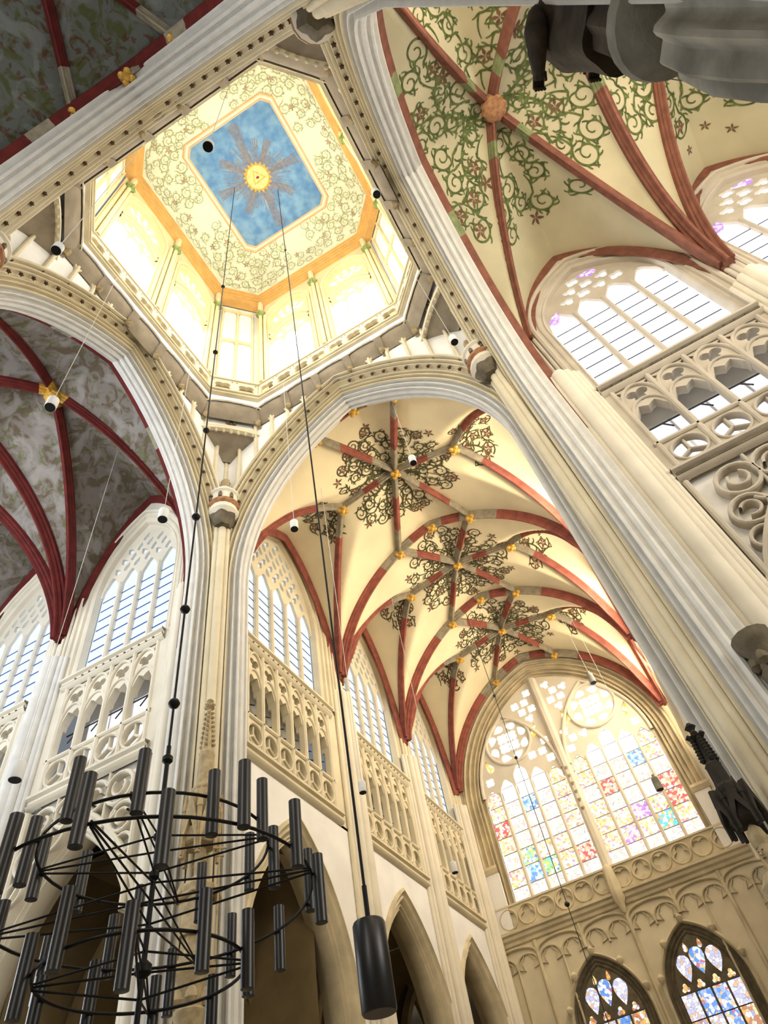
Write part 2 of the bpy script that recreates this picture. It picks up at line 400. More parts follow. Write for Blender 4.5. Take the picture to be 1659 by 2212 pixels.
PIERLAB = {(-1, 1): 'clustered crossing pier behind the black tube chandelier, with bishop statue', (1, 1): 'clustered crossing pier between stained window transept and choir, seen very steeply',
           (1, -1): 'pale clustered crossing pier along the upper edge with a draped statue', (-1, -1): 'clustered crossing pier at the dark vault side, only its capital showing'}
for sx in (-1, 1):
    for sy in (-1, 1):
        root = thing('crossing_pier', (sx * 5.9, sy * 5.9, 0), PIERLAB[(sx, sy)], 'pier')
        for which in (0, 1):
            mb = MB(); rows = []
            for o, n in CPROF:
                a, b = sx * (HALF + o), sy * (-n)
                ox, oy = (0.06, -0.17) if (sx, sy) == (1, -1) else (0, 0)
                if which: a, b = sx * (-n), sy * (HALF + o)
                rows.append([(a + ox, b + oy, 0), (a + ox, b + oy, 15.0), (a, b, ZS)])
            mb.grid(rows, mi=cmi); mb.build('moulded_jamb', ['stone_grey', 'stone_cream'], root, ang=28)
        for x, y, r in ((5.585, 5.585, 0.14), (5.74, 5.46, 0.085), (5.46, 5.74, 0.085), (5.68, 5.56, 0.05), (5.56, 5.68, 0.05)):
            mb = MB(); mb.tube([(sx * x + ox, sy * y + oy, 0), (sx * x + ox, sy * y + oy, 12.0), (sx * (x - 0.12), sy * (y - 0.12), 21.0)], r, 12); mb.build('shaft', 'stone_cream', root)
        mb = MB(); mb.lathe((sx * 5.9, sy * 5.9, 0), [(0.62, 0), (0.62, 0.5), (0.55, 0.6), (0.50, 0.9)], 16); mb.build('base', 'stone_grey', root)
        c = (sx * 5.42, sy * 5.42, 0)
        mb = MB(); mb.lathe(c, [(0.40, 21.3), (0.50, 21.42), (0.57, 21.5), (0.57, 21.62), (0.52, 21.68), (0.52, 21.78)], 16)
        mb.k = 1; mb.lathe(c, [(0.53, 21.78), (0.60, 21.86), (0.60, 22.0), (0.55, 22.06)], 16)
        mb.k = 0; mb.lathe(c, [(0.54, 22.06), (0.54, 22.42), (0.62, 22.5), (0.62, 22.58), (0.48, 22.7), (0.40, 22.95), (0.22, 23.05)], 16)
        cap = mb.build('capital', ['stone_pale', 'boss_clay'], root)
        mb = MB(); mb.lathe(c, [(0.26, 20.85), (0.36, 21.0), (0.40, 21.15), (0.48, 21.32)], 24, wob=0.10, nw=6); mb.build('foliage', 'stone_dark', cap)
        for i in range(8):
            th = math.pi * 2 * (i + 0.5) / 8; px, py = c[0] + 0.53 * math.cos(th), c[1] + 0.53 * math.sin(th)
            mb = MB(); mb.lathe((px, py, 0), [(0.075, 22.08), (0.075, 22.3), (0.04, 22.4)], 8); mb.build('niche', 'stone_dark', cap)
        mb = MB(); mb.lathe((sx * 5.28, sy * 5.28, 0), [(0.10, 23.0), (0.17, 23.1), (0.14, 23.25), (0.18, 23.35), (0.13, 23.55), (0.05, 23.62)], 12, wob=0.12, nw=3)
        mb.build('carved_head', 'statue_stone', root)
        # shafts above the capital that carry the squinch
        for d in (-0.34, -0.17, 0.0, 0.17, 0.34):
            mb = MB(); x, y = sx * (5.47 + d), sy * (5.47 - d)
            mb.tube([(x, y, 22.9), (x, y, 25.5)], 0.085 if abs(d) < 0.3 else 0.07, 10); mb.build('squinch_shaft', 'stone_cream', root)

# ------------------------------------------------------------------ lantern over the crossing
LA, LC = 5.1, 1.47
def octo(a, c, z, b=None):
    b = a if b is None else b
    return [Vector(p) for p in ((a - c, b, z), (a, b - c, z), (a, -b + c, z), (a - c, -b, z), (-a + c, -b, z), (-a, -b + c, z), (-a, b - c, z), (-a + c, b, z))]
def ring(mb, prof, dc=0.0, mi=None):
    rows = [octo(a, LC + dc, z) for a, z in prof]; mb.grid([r + [r[0]] for r in rows], mi=mi)
lantern = thing('lantern_tower', (0, 0, 26.6), 'bright octagonal lantern tower over the crossing with windows and painted dome', 'tower')
# spandrels between the crossing arches and the lantern
for k in 'NESW':
    fr = CF[k]; r = (R_NS if k in 'NS' else R_EW) + 1.05; e = r - HALF - 1.05
    mb = MB(); us = [-5.6 + 11.2 * i / 40 for i in range(41)]
    mb.grid([[fr.P(u, -5.52, arch_top(u, 0, HALF + 1.05, ZS, r) - 0.2) for u in us], [fr.P(u, -5.52, 27.3) for u in us]])
    mb.build('spandrel_wall', 'plaster_white', lantern, smooth=False)
    for i in range(-6, 7):
        u = i * 0.8
        zb = arch_top(u, 0, HALF + 1.05, ZS, r) - 0.05; zt = 27.0
        if zt - zb > 0.45 and abs(u) > 1.0:
            mb = MB(); bar2(mb, fr, [(u, zb), (u, zt)], 0.13, -5.36, -5.52)
            for s in (-1, 1):
                bar2(mb, fr, [(u + s * 0.4 * (1 - math.cos(t * 0.26)), zt - 0.55 + 0.55 * math.sin(t * 0.26)) for t in range(7)], 0.09, -5.40, -5.52)
            mb.build('panel_bar', 'stone_cream', lantern)
SIDES = []
for ang in range(8):
    th = math.pi / 4 * ang
    nx, ny = math.sin(th), math.cos(th)
    dist, hl = (LA, LA - LC) if ang % 2 == 0 else ((2 * LA - LC) / math.sqrt(2), LC / math.sqrt(2))
    SIDES.append((Frame((nx * dist, ny * dist, 0), (ny, -nx, 0), (-nx, -ny, 0)), hl, ang % 2))
# squinch brackets in the four corners
for sx in (-1, 1):
    for sy in (-1, 1):
        q = 1 / math.sqrt(2)
        fr = Frame((0, 0, 0), (q * sx, -q * sy, 0), (-q * sx, -q * sy, 0))
        def brow(Sm, z, bulge=0.10):
            hl = max(0.03, (11.1 - Sm) * q); return [fr.P(hl * t, -Sm * q + bulge * math.cos(t * math.pi / 2) * min(1, hl), z) for t in (-1, -0.75, -0.5, -0.25, 0, 0.25, 0.5, 0.75, 1)]
        mb = MB(); mb.grid([brow(S_, z) for S_, z in ((10.80, 25.15), (10.55, 25.4), (10.2, 25.62), (9.85, 25.8), (9.55, 25.95))])
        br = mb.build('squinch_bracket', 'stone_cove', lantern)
        mb = MB(); mb.grid([brow(S_, z) for S_, z in ((9.55, 25.95), (9.35, 26.0), (9.35, 26.12), (9.5, 26.16), (9.42, 26.24), (9.42, 26.36), (9.7, 26.42))]); mb.build('bracket_moulding', 'stone_cream', br)
        for i in range(-3, 4):
            p = fr.P(i * 0.3, -9.45 * q + 0.1, 25.9); mb = MB(); mb.lathe(p, [(0.03, -0.14), (0.08, -0.06), (0.05, 0.04), (0.02, 0.08)], 8); mb.build('bracket_leaf', 'stone_buff', br)
        mb = MB(); mb.grid([[fr.P(-1.7, -9.52 * q, z), fr.P(1.7, -9.52 * q, z)] for z in (26.3, 28.2)]); mb.build('squinch_wall', 'plaster_white', lantern, smooth=False)
        mb = MB()
        for du, dz in ((0, 0.16), (-0.13, 0), (0.13, 0), (0, -0.1)): mb.lathe(fr.P(du, -9.48 * q, 26.75 + dz), [(0.02, -0.09), (0.08, -0.03), (0.08, 0.03), (0.02, 0.09)], 10)
        mb.build('trefoil_ornament', 'stone_dark', lantern)
# cove with scalloped bays, white fascia
for fr, hl, dg in SIDES:
    off = 0.40
    nb = 1 if dg else 5
    H2 = hl + (0.17 if not dg else 0.17); w = 2 * H2 / nb
    for b in range(nb):
        u0 = -H2 + b * w; us = [u0 + w * i / 16 for i in range(17)]
        rows = []
        amp = 0.24 if not dg else 0.26
        def ztop(u):
            t = (u - u0) / w; return 27.42 + amp * (math.sin(math.pi * t) ** 0.6) - 0.035 * abs(math.sin(math.pi * t * 5))
        for q in range(6):
            t = q / 5
            rows.append([fr.P(u, -off + 0.36 * math.sin(t * math.pi / 2) ** 1.5 + 0.02, 26.75 + (ztop(u) - 26.75) * (1 - math.cos(t * math.pi / 2)) ** 0.8) for u in us])
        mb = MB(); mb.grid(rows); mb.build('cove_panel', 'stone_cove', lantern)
        mb = MB(); mb.grid([[fr.P(u, 0.03, ztop(u) - 0.05) for u in us], [fr.P(u, 0.07, ztop(u)) for u in us], [fr.P(u, 0.0, ztop(u) + 0.06) for u in us]]); mb.build('scalloped_edge', 'stone_buff', lantern)
        mb = MB(); mb.grid([[fr.P(u, 0.0, ztop(u) + 0.03) for u in us], [fr.P(u, 0.0, 28.1) for u in us]]); mb.build('fascia', 'plaster_white', lantern, smooth=False)
    for b in range(nb + 1 if not dg else 0):
        u0 = -H2 + b * w; mb = MB()
        mb.grid([[fr.P(u0 - s_, n_, z_), fr.P(u0 + s_, n_, z_)] for s_, n_, z_ in ((0.05, -0.40, 26.5), (0.10, -0.28, 26.72), (0.16, -0.12, 27.05), (0.17, 0.08, 27.40), (0.14, 0.06, 27.52))])
        co = mb.build('corbel', 'stone_cove', lantern)
        mb = MB(); mb.lathe(fr.P(u0, -0.22, 26.72), [(0.03, -0.14), (0.12, -0.06), (0.10, 0.05), (0.14, 0.1), (0.04, 0.16)], 9, wob=0.15, nw=3); mb.build('carved_leaf', 'statue_stone', co)
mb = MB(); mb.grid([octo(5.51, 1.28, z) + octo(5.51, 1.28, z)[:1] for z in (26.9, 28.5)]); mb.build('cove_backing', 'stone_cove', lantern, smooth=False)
mb = MB(); ring(mb, [(5.12, 28.06), (4.98, 28.12), (4.98, 28.20), (5.06, 28.25), (5.06, 28.29), (4.96, 28.34), (4.96, 28.46), (5.1, 28.50)]); mb.build('rim_moulding', 'stone_buff', lantern)
# balustrade with quatrefoils
for fr, hl, dg in SIDES:
    nq = 2 if dg else 8; w = 2 * hl / nq
    for i in range(nq):
        u0 = -hl + w * i; uc = u0 + w / 2
        mb = MB(); plate(mb, fr, [(u0, 28.48), (u0 + w, 28.48), (u0 + w, 29.72), (u0, 29.72)], [foil(uc, 29.1, min(0.40, w * 0.44), 4, math.pi / 4)] + [circ(uc + a * w * 0.40, 29.1 + b * 0.5, 0.05, 8) for a in (-1, 1) for b in (-1, 1)], -0.02, -0.22)
        mb.build('quatrefoil_panel', 'stone_cream', lantern)
    mb = MB(); mb.grid([[fr.P(-hl, -0.24, z), fr.P(hl, -0.24, z)] for z in (28.4, 29.8)]); mb.build('balustrade_back', 'stone_buff', lantern, smooth=False)
mb = MB(); ring(mb, [(5.24, 29.70), (5.06, 29.72), (5.06, 29.84), (5.14, 29.90), (5.30, 29.92)]); mb.build('hand_rail', 'stone_cream', lantern)
# lantern walls and windows
NWIN = [0]
def win_root(loc, label):
    NWIN[0] += 1
    return thing('window_%d' % NWIN[0], loc, label, 'window', kind='structure')
SIDELAB = ['above the stained window arm', '', 'above the choir arch', '', 'above the near arch', '', 'above the nave arch', '']
for si, (fr, hl, dg) in enumerate(SIDES):
    if dg:
        mb = MB(); mb.grid([[fr.P(-hl - 0.1, -0.34, z), fr.P(hl + 0.1, -0.34, z)] for z in (28.4, 41.0)]); mb.build('blind_panel', 'plaster_white', lantern, smooth=False)
        mb = MB()
        for u in (-0.82, 0, 0.82): bar2(mb, fr, [(u, 29.8), (u, 39.4)], 0.12, -0.2, -0.34)
        for uc in (-0.41, 0.41):
            for zt in (34.8, 39.0):
                mb2 = MB()
                bar2(mb2, fr, [(uc - 0.38, zt - 0.25), (uc - 0.3, zt), (uc + 0.3, zt), (uc + 0.38, zt - 0.25)], 0.10, -0.22, -0.34)
                bar2(mb2, fr, [(uc - 0.41, zt + 0.14), (uc + 0.41, zt + 0.14)], 0.10, -0.22, -0.34)
                mb2.build('panel_head', 'stone_lantern', lantern)
        mb.build('panel_mullion', 'stone_lantern', lantern)
        continue
    Z0, ZSP, RR, HW = 29.9, 37.2, 1.9, 1.22
    mb = MB(); us = [-hl - 0.15 + (2 * hl + 0.3) * i / 60 for i in range(61)]
    top = []
    for j in range(60):
        ua, ub = us[j], us[j + 1]; um = (ua + ub) / 2
        uc = -1.84 if um < 0 else 1.84
        if abs(um - uc) < HW + 0.14:
            za = max(ZSP, arch_top(ua, uc, HW + 0.14, ZSP, RR + 0.14)); zb = max(ZSP, arch_top(ub, uc, HW + 0.14, ZSP, RR + 0.14))
            mb.add([fr.P(ua, -0.15, za), fr.P(ub, -0.15, zb), fr.P(ub, -0.15, 41), fr.P(ua, -0.15, 41)], [(0, 1, 2, 3)])
        else: mb.add([fr.P(ua, -0.15, 28.4), fr.P(ub, -0.15, 28.4), fr.P(ub, -0.15, 41), fr.P(ua, -0.15, 41)], [(0, 1, 2, 3)])
    mb.build('lantern_wall', 'stone_lantern', lantern, smooth=False)
    for wi, uc in enumerate((-1.84, 1.84)):
        root = win_root(fr.P(uc, -0.4, Z0), 'daylit three-light lantern window %s, %s of the pair' % (SIDELAB[si], ('first' if wi == 0 else 'second') + ' clockwise'))
        mb = MB(); arch_sweep(mb, fr, uc, HW, ZSP, RR, Z0, [(0.28, -0.15), (0.26, -0.06), (0.20, -0.03), (0.15, -0.06), (0.13, -0.16), (0.08, -0.18), (0.05, -0.14), (0.02, -0.16), (0.0, -0.24), (-0.05, -0.30), (-0.06, -0.42)], 12)
        mb.build('frame', 'stone_lantern', root)
        # bridging inner arch
        lw = 2 * HW / 3; hz = 33.75
        outer = [(uc - HW, hz)]
        for l in range(3):
            a = uc - HW + l * lw + 0.05; b = a + lw - 0.10; m_ = (a + b) / 2
            outer += [(a, hz)] + [(m_ - (b - a) / 2 * math.cos(t * math.pi / 8), hz + 0.62 * math.sin(t * math.pi / 8) ** 0.85) for t in range(1, 8)] + [(b, hz)]
        outer += [(uc + HW, hz)] + [p for p in arch_pts(uc, HW, ZSP, RR, -0.01, 10)[::-1]]
        holes = []
        for q in (-1, 0, 1): holes.append(foil(uc + q * 0.62, 34.95 - 0.12 * abs(q), 0.22, 4, math.pi / 4, 20))
        for q in (-0.5, 0.5): holes.append(drop(uc + q * 0.66, 34.78 + 0.62, 0.34, 0.2, math.pi / 2))
        for q in (-2, -1, 0, 1, 2): holes.append(foil(uc + q * 0.42, 37.45 - 0.09 * abs(q), 0.19, 3 if q % 2 else 4, math.pi / 2, 20))
        for q in (-1.5, -0.5, 0.5, 1.5): holes.append(drop(uc + q * 0.48, 37.0, 0.40, 0.26, 0.2 * q))
        for q in (-1, 0, 1): holes.append(drop(uc + q * 0.46, 38.02 - 0.12 * abs(q), 0.46, 0.3, math.pi / 2 + 0.5 * q))
        mb = MB(); plate(mb, fr, outer, holes, -0.30, -0.40); mb.build('tracery', 'stone_lantern', root, smooth=False)
        mb = MB()
        br = [(uc - HW + 2 * HW * t / 12, 34.9 + 1.05 * math.sin(math.pi * t / 12) ** 0.75) for t in range(13)]
        bar2(mb, fr, br, 0.16, -0.16, -0.40); bar2(mb, fr, [(u, z + 0.55) for u, z in br], 0.14, -0.18, -0.40); mb.build('bridging_arch', 'stone_lantern', root)
        for l in (1, 2):
            mb = MB(); bar2(mb, fr, [(uc - HW + l * lw, Z0), (uc - HW + l * lw, hz + 0.3)], 0.10, -0.28, -0.42); mb.build('mullion', 'stone_lantern', root)
        rows_ = 7; ph = (34.4 - Z0) / rows_
        for l in range(3):
            for rr_ in range(rows_):
                pane(fr, uc - HW + l * lw, uc - HW + (l + 1) * lw, Z0 + rr_ * ph, Z0 + (rr_ + 1) * ph, -0.46, 'glass_dome', root)
                if rr_: pane(fr, uc - HW + l * lw + 0.06, uc - HW + (l + 1) * lw - 0.06, Z0 + rr_ * ph - 0.02, Z0 + rr_ * ph + 0.02, -0.44, 'lead_dome', root, 'saddle_bar')
        mb = MB(); pts = arch_pts(uc, HW, ZSP, RR, 0, 8); plate(mb, fr, [(uc - HW, 34.4)] + pts + [(uc + HW, 34.4)], [], -0.46, -0.47); mb.build('tracery_glazing', 'glass_dome', root, smooth=False)
leafcap = MB(); leafcap.lathe((0, 0, 0), [(0.12, -0.2), (0.22, -0.08), (0.18, 0.0), (0.27, 0.12), (0.16, 0.24)], 16, wob=0.16, nw=5)
LEAFCAP = leafcap.mesh('leaf_capital', 'leaf_green')
for si, (fr, hl, dg) in enumerate(SIDES):
    if dg: continue
    for u in (-3.42, 0.0, 3.42):
        for d in (-0.20, 0.0, 0.20):
            mb = MB(); p = fr.P(u + d, 0.02 if d == 0 else -0.10, 0); mb.tube([(p.x, p.y, 29.8), (p.x, p.y, 38.1)], 0.10, 10); mb.build('lantern_shaft', 'stone_lantern', lantern)
        inst('leaf_capital', LEAFCAP, fr.P(u, 0.0, 38.2), lantern)
        mb = MB(); mb.lathe(fr.P(u, 0, 38.4), [(0.12, 0), (0.16, 0.3), (0.10, 0.5), (0.16, 0.8), (0.16, 1.6)], 10); mb.build('springer_block', 'stone_lantern', lantern)
mb = MB(); ring(mb, [(5.3, 39.75), (5.05, 39.85), (5.03, 40.05), (4.98, 40.1), (4.98, 40.28), (4.91, 40.34), (4.91, 40.5), (4.84, 40.56), (4.84, 40.7), (4.80, 40.75)])
mb.build('ochre_cornice', 'ochre', lantern, ang=20)
# painted dome
PZ = 43.0
OUT = octo(4.80, 1.42, 0); INN = octo(2.85, 0.42, 0, 3.22)
def dome_pt(i, p, t):
    A, B = OUT[i], OUT[(i + 1) % 8]; A2, B2 = INN[i], INN[(i + 1) % 8]
    f = 1 - math.cos(t * math.pi / 2)
    q = A.lerp(B, p).lerp(A2.lerp(B2, p), f); return Vector((q.x, q.y, 40.75 + (PZ - 40.75) * math.sin(t * math.pi / 2)))
mb = MB()
for i in range(8): mb.grid([[dome_pt(i, p / 8, t / 12) for p in range(9)] for t in range(13)])
dome = mb.build('dome_shell', 'plaster_dome', lantern)
def ring2(mb, prof, mi=None):
    mb.grid([[(lambda r: r)(v) for v in (octo(a, c, z, b) + octo(a, c, z, b)[:1])] for a, b, c, z in prof], mi=mi)
mb = MB(); ring2(mb, [(2.92, 3.29, 0.45, PZ - 0.02), (2.86, 3.23, 0.43, PZ - 0.07), (2.80, 3.17, 0.42, PZ - 0.02)]); mb.build('panel_border', 'pink_line', lantern)
mb = MB(); ring2(mb, [(2.80, 3.17, 0.42, PZ - 0.02), (2.68, 3.05, 0.38, PZ - 0.01)]); mb.build('panel_margin', 'plaster_dome', lantern)
mb = MB(); ring2(mb, [(2.68, 3.05, 0.38, PZ - 0.03), (2.64, 3.01, 0.37, PZ - 0.05), (2.60, 2.97, 0.36, PZ - 0.01)]); mb.build('panel_edge', 'pink_line', lantern)
mb = MB(); v = octo(2.66, 0.36, PZ, 3.03); mb.add(v, [tuple(range(8))]); panel = mb.build('sky_panel', 'sky_blue', lantern, smooth=False, label='blue ceiling panel with painted golden sunburst and eye')
def disc_ray(mb, a, r0, r1, w0, w1, z):
    c, s = math.cos(a), math.sin(a)
    mb.add([(r0 * c - w0 * s, r0 * s + w0 * c, z), (r0 * c + w0 * s, r0 * s - w0 * c, z), (r1 * c + w1 * s, r1 * s - w1 * c, z), (r1 * c - w1 * s, r1 * s + w1 * c, z)], [(0, 1, 2, 3)])
rng = random.Random(3); mb = MB()
for i in range(8):
    a0 = math.pi / 4 * i + 0.1
    L = (2.5, 2.2, 2.9, 2.1)[i % 4]
    for j in range(-3, 4): disc_ray(mb, a0 + j * 0.035, 0.55, L * (1 - 0.07 * rng.random()), 0.008, 0.018 * L / 2, PZ - 0.012 - 0.0007 * j)
for i in range(90):
    a = 2 * math.pi * i / 90; disc_ray(mb, a, 0.5, rng.uniform(1.0, 2.0), 0.010, rng.uniform(0.014, 0.035), PZ - 0.01 - 0.00003 * i)
mb.build('sunburst_rays', 'ray_grey', panel, smooth=False)
mb = MB(); n = 40
pts = [(math.cos(2 * math.pi * i / n) * (0.82 if i % 2 else 0.62 + 0.08 * rng.random()), math.sin(2 * math.pi * i / n) * (0.82 if i % 2 else 0.64), PZ - 0.022) for i in range(n)]
mb.add(pts + [(0, 0, PZ - 0.022)], [(i, (i + 1) % n, n) for i in range(n)]); mb.build('sun_flames', 'ray_gold', panel, smooth=False)
mb = MB(); mb.add([(0.60 * math.cos(2 * math.pi * i / 24), 0.60 * math.sin(2 * math.pi * i / 24), PZ - 0.028) for i in range(24)], [tuple(range(24))]); mb.build('sun_disc', 'ray_pale', panel, smooth=False)
mb = MB()
tri = [(0.40 * math.cos(2.53 + 2.094 * i), 0.40 * math.sin(2.53 + 2.094 * i)) for i in range(3)]
for i in range(3):
    (x0, y0), (x1, y1) = tri[i], tri[(i + 1) % 3]; mb.tube([(x0, y0, PZ - 0.035), (x1, y1, PZ - 0.035)], 0.014, 6)
mb.build('triangle_outline', 'ray_gold', panel)
mb = MB(); mb.lathe((0, 0, PZ - 0.05), [(0.02, 0), (0.075, 0.01), (0.02, 0.02)], 12, sx=1.3, sy=0.9); mb.build('painted_eye', 'eye_dark', panel)

# ------------------------------------------------------------------ painted scrollwork
def scroll(out, fl, x, y, a, L, k0, k1, w, nleaf, rng, ok=None, ds=0.045, sub=True, lsc=1.0):
    n = max(4, int(L / ds)); pts = []; side = 1; step = max(2, n // max(1, nleaf))
    for i in range(n + 1):
        if ok and not ok(x, y): break
        t = i / n; pts.append((x, y, w * (1 - 0.55 * t)))
        if sub and i % step == step // 2:
            scroll(out, fl, x, y, a + side * 0.9, 0.26 * lsc * rng.uniform(0.8, 1.3), side * 2.0 / lsc, side * 16.0 / lsc, w * 0.9, 0, rng, ok, ds * 0.8, False)
            if rng.random() < 0.5: scroll(out, fl, x, y, a - side * 1.0, 0.16 * lsc, -side * 3.0, -side * 10.0 / lsc, w * 0.8, 0, rng, ok, ds * 0.8, False)
            side = -side
        a += (k0 + (k1 - k0) * t * t) * ds; x += math.cos(a) * ds; y += math.sin(a) * ds
    if len(pts) > 2:
        out.append(pts)
        if sub: fl.append((pts[-1][0], pts[-1][1], a))
def fill_scrolls(lines, fl, ok, box, rng, sep=0.62, R=0.34, w=0.05, turns=1.6, nleaf=9, lsc=1.0, tries=1500, hub=None):
    """leafy spirals spread evenly over the painted field, each with a stem"""
    seeds = []
    for _ in range(tries):
        x, y = rng.uniform(box[0], box[1]), rng.uniform(box[2], box[3])
        if not ok(x, y) or any((x - a) ** 2 + (y - b) ** 2 < sep * sep for a, b in seeds): continue
        seeds.append((x, y))
    for x, y in seeds:
        sg = rng.choice((-1, 1)); n = 40; a0 = (math.atan2(y - hub[1], x - hub[0]) + math.pi if hub else rng.uniform(0, 6.28)) + rng.uniform(-0.7, 0.7)
        r0 = R * rng.uniform(0.85, 1.15); pts = []
        for i in range(n + 1):
            t = i / n; a = a0 + sg * t * turns * 2 * math.pi; r = r0 * (1 - 0.80 * t)
            pts.append((x + r * math.cos(a), y + r * math.sin(a), w * (1 - 0.5 * t)))
            if i % max(1, int(n * 0.62 / nleaf)) == 0 and t < 0.66:
                s2 = 1 if (i // 2) % 3 else -1
                px, py = pts[-1][:2]
                if ok(px, py): scroll(lines, fl, px, py, a + sg * 0.75 * s2, 0.20 * lsc * rng.uniform(0.7, 1.3), sg * 2.0 / lsc, sg * s2 * 15.0 / lsc, w * 0.95, 0, rng, None, 0.03 * lsc, False)
        lines.append(pts); fl.append((x, y, a0))
        if hub:
            px, py = pts[0][:2]; d = math.hypot(px - hub[0], py - hub[1])
            if d > 0.5: scroll(lines, fl, px, py, math.atan2(hub[1] - py, hub[0] - px) - sg * 0.35, min(0.75, d - 0.4), sg * 0.9, sg * 1.2, w, 3, rng, ok, 0.04, False)
def strips(mb, lines, F):
    for pts in lines:
        rows = []
        for i, (x, y, w) in enumerate(pts):
            a = pts[max(0, i - 1)]; b = pts[min(len(pts) - 1, i + 1)]
            tx, ty = b[0] - a[0], b[1] - a[1]; l = math.hypot(tx, ty) or 1
            px, py = -ty / l * w / 2, tx / l * w / 2
            rows.append([F(x + px, y + py), F(x - px, y - py)])
        mb.grid(rows)
def flower(mb, x, y, a, s, F):
    n = 5
    for i in range(n):
        b = a + 2 * math.pi * i / n; c, d = math.cos(b), math.sin(b)
        P = [(x + c * q * s - d * ww * s, y + d * q * s + c * ww * s) for q, ww in ((0.05, 0.0), (0.5, 0.22), (1.0, 0.06), (1.15, -0.12), (0.5, -0.2))]
        mb.add([F(*p) for p in P], [(0, 1, 2, 3, 4)])
rng = random.Random(11); vm = MB(); fm = MB()
for i in range(8):
    A, B = OUT[i], OUT[(i + 1) % 8]; L0 = (B - A).length; L1 = (INN[(i + 1) % 8] - INN[i]).length
    Hh = 2.7
    def F(u, v, i=i, L0=L0, L1=L1):
        t = max(0.0, min(0.995, v / Hh)); Lr = L0 + (L1 - L0) * (1 - math.cos(t * math.pi / 2))
        p = 0.5 + u / Lr; P = dome_pt(i, p, t); return P + Vector((-P.x * 0.004, -P.y * 0.004, -0.03))
    def ok(u, v, L0=L0, L1=L1):
        t = v / Hh
        return 0.12 < t < 0.93 and abs(u) < (L0 + (L1 - L0) * (1 - math.cos(max(0, min(1, t)) * math.pi / 2))) / 2 - 0.06
    lines, fl = [], []
    okc = lambda u, v: ok(u, v) and not (L0 > 3 and abs(u) < 0.75 and v > 1.1)
    fill_scrolls(lines, fl, okc, (-L0 / 2, L0 / 2, 0.2, 2.6), rng, 0.50, 0.27, 0.036, 1.6, 9, 0.75)
    strips(vm, lines, F)
    for x, y in ([(-0.35, 1.2), (0.35, 1.0), (-1.9, 2.1), (1.9, 2.1), (-1.4, 1.0), (1.6, 1.3)] if L0 > 3 else [(0, 1.9), (-0.3, 1.0)]):
        flower(fm, x, y, rng.uniform(0, 6), 0.17, F)
tag(vm.build('painted_scrolls', 'vine_pale', lantern, smooth=False), kind='stuff'); tag(fm.build('painted_flowers', 'flower_pale', lantern, smooth=False), kind='stuff')
# ------------------------------------------------------------------ floor
fl_ = MB(); fl_.add([(-26, -24, 0), (26, -24, 0), (26, 34, 0), (-26, 34, 0)], [(0, 1, 2, 3)])
tag(fl_.build('floor', 'floor_stone', smooth=False), 'stone church floor below the crossing, out of view', 'floor', kind='structure')
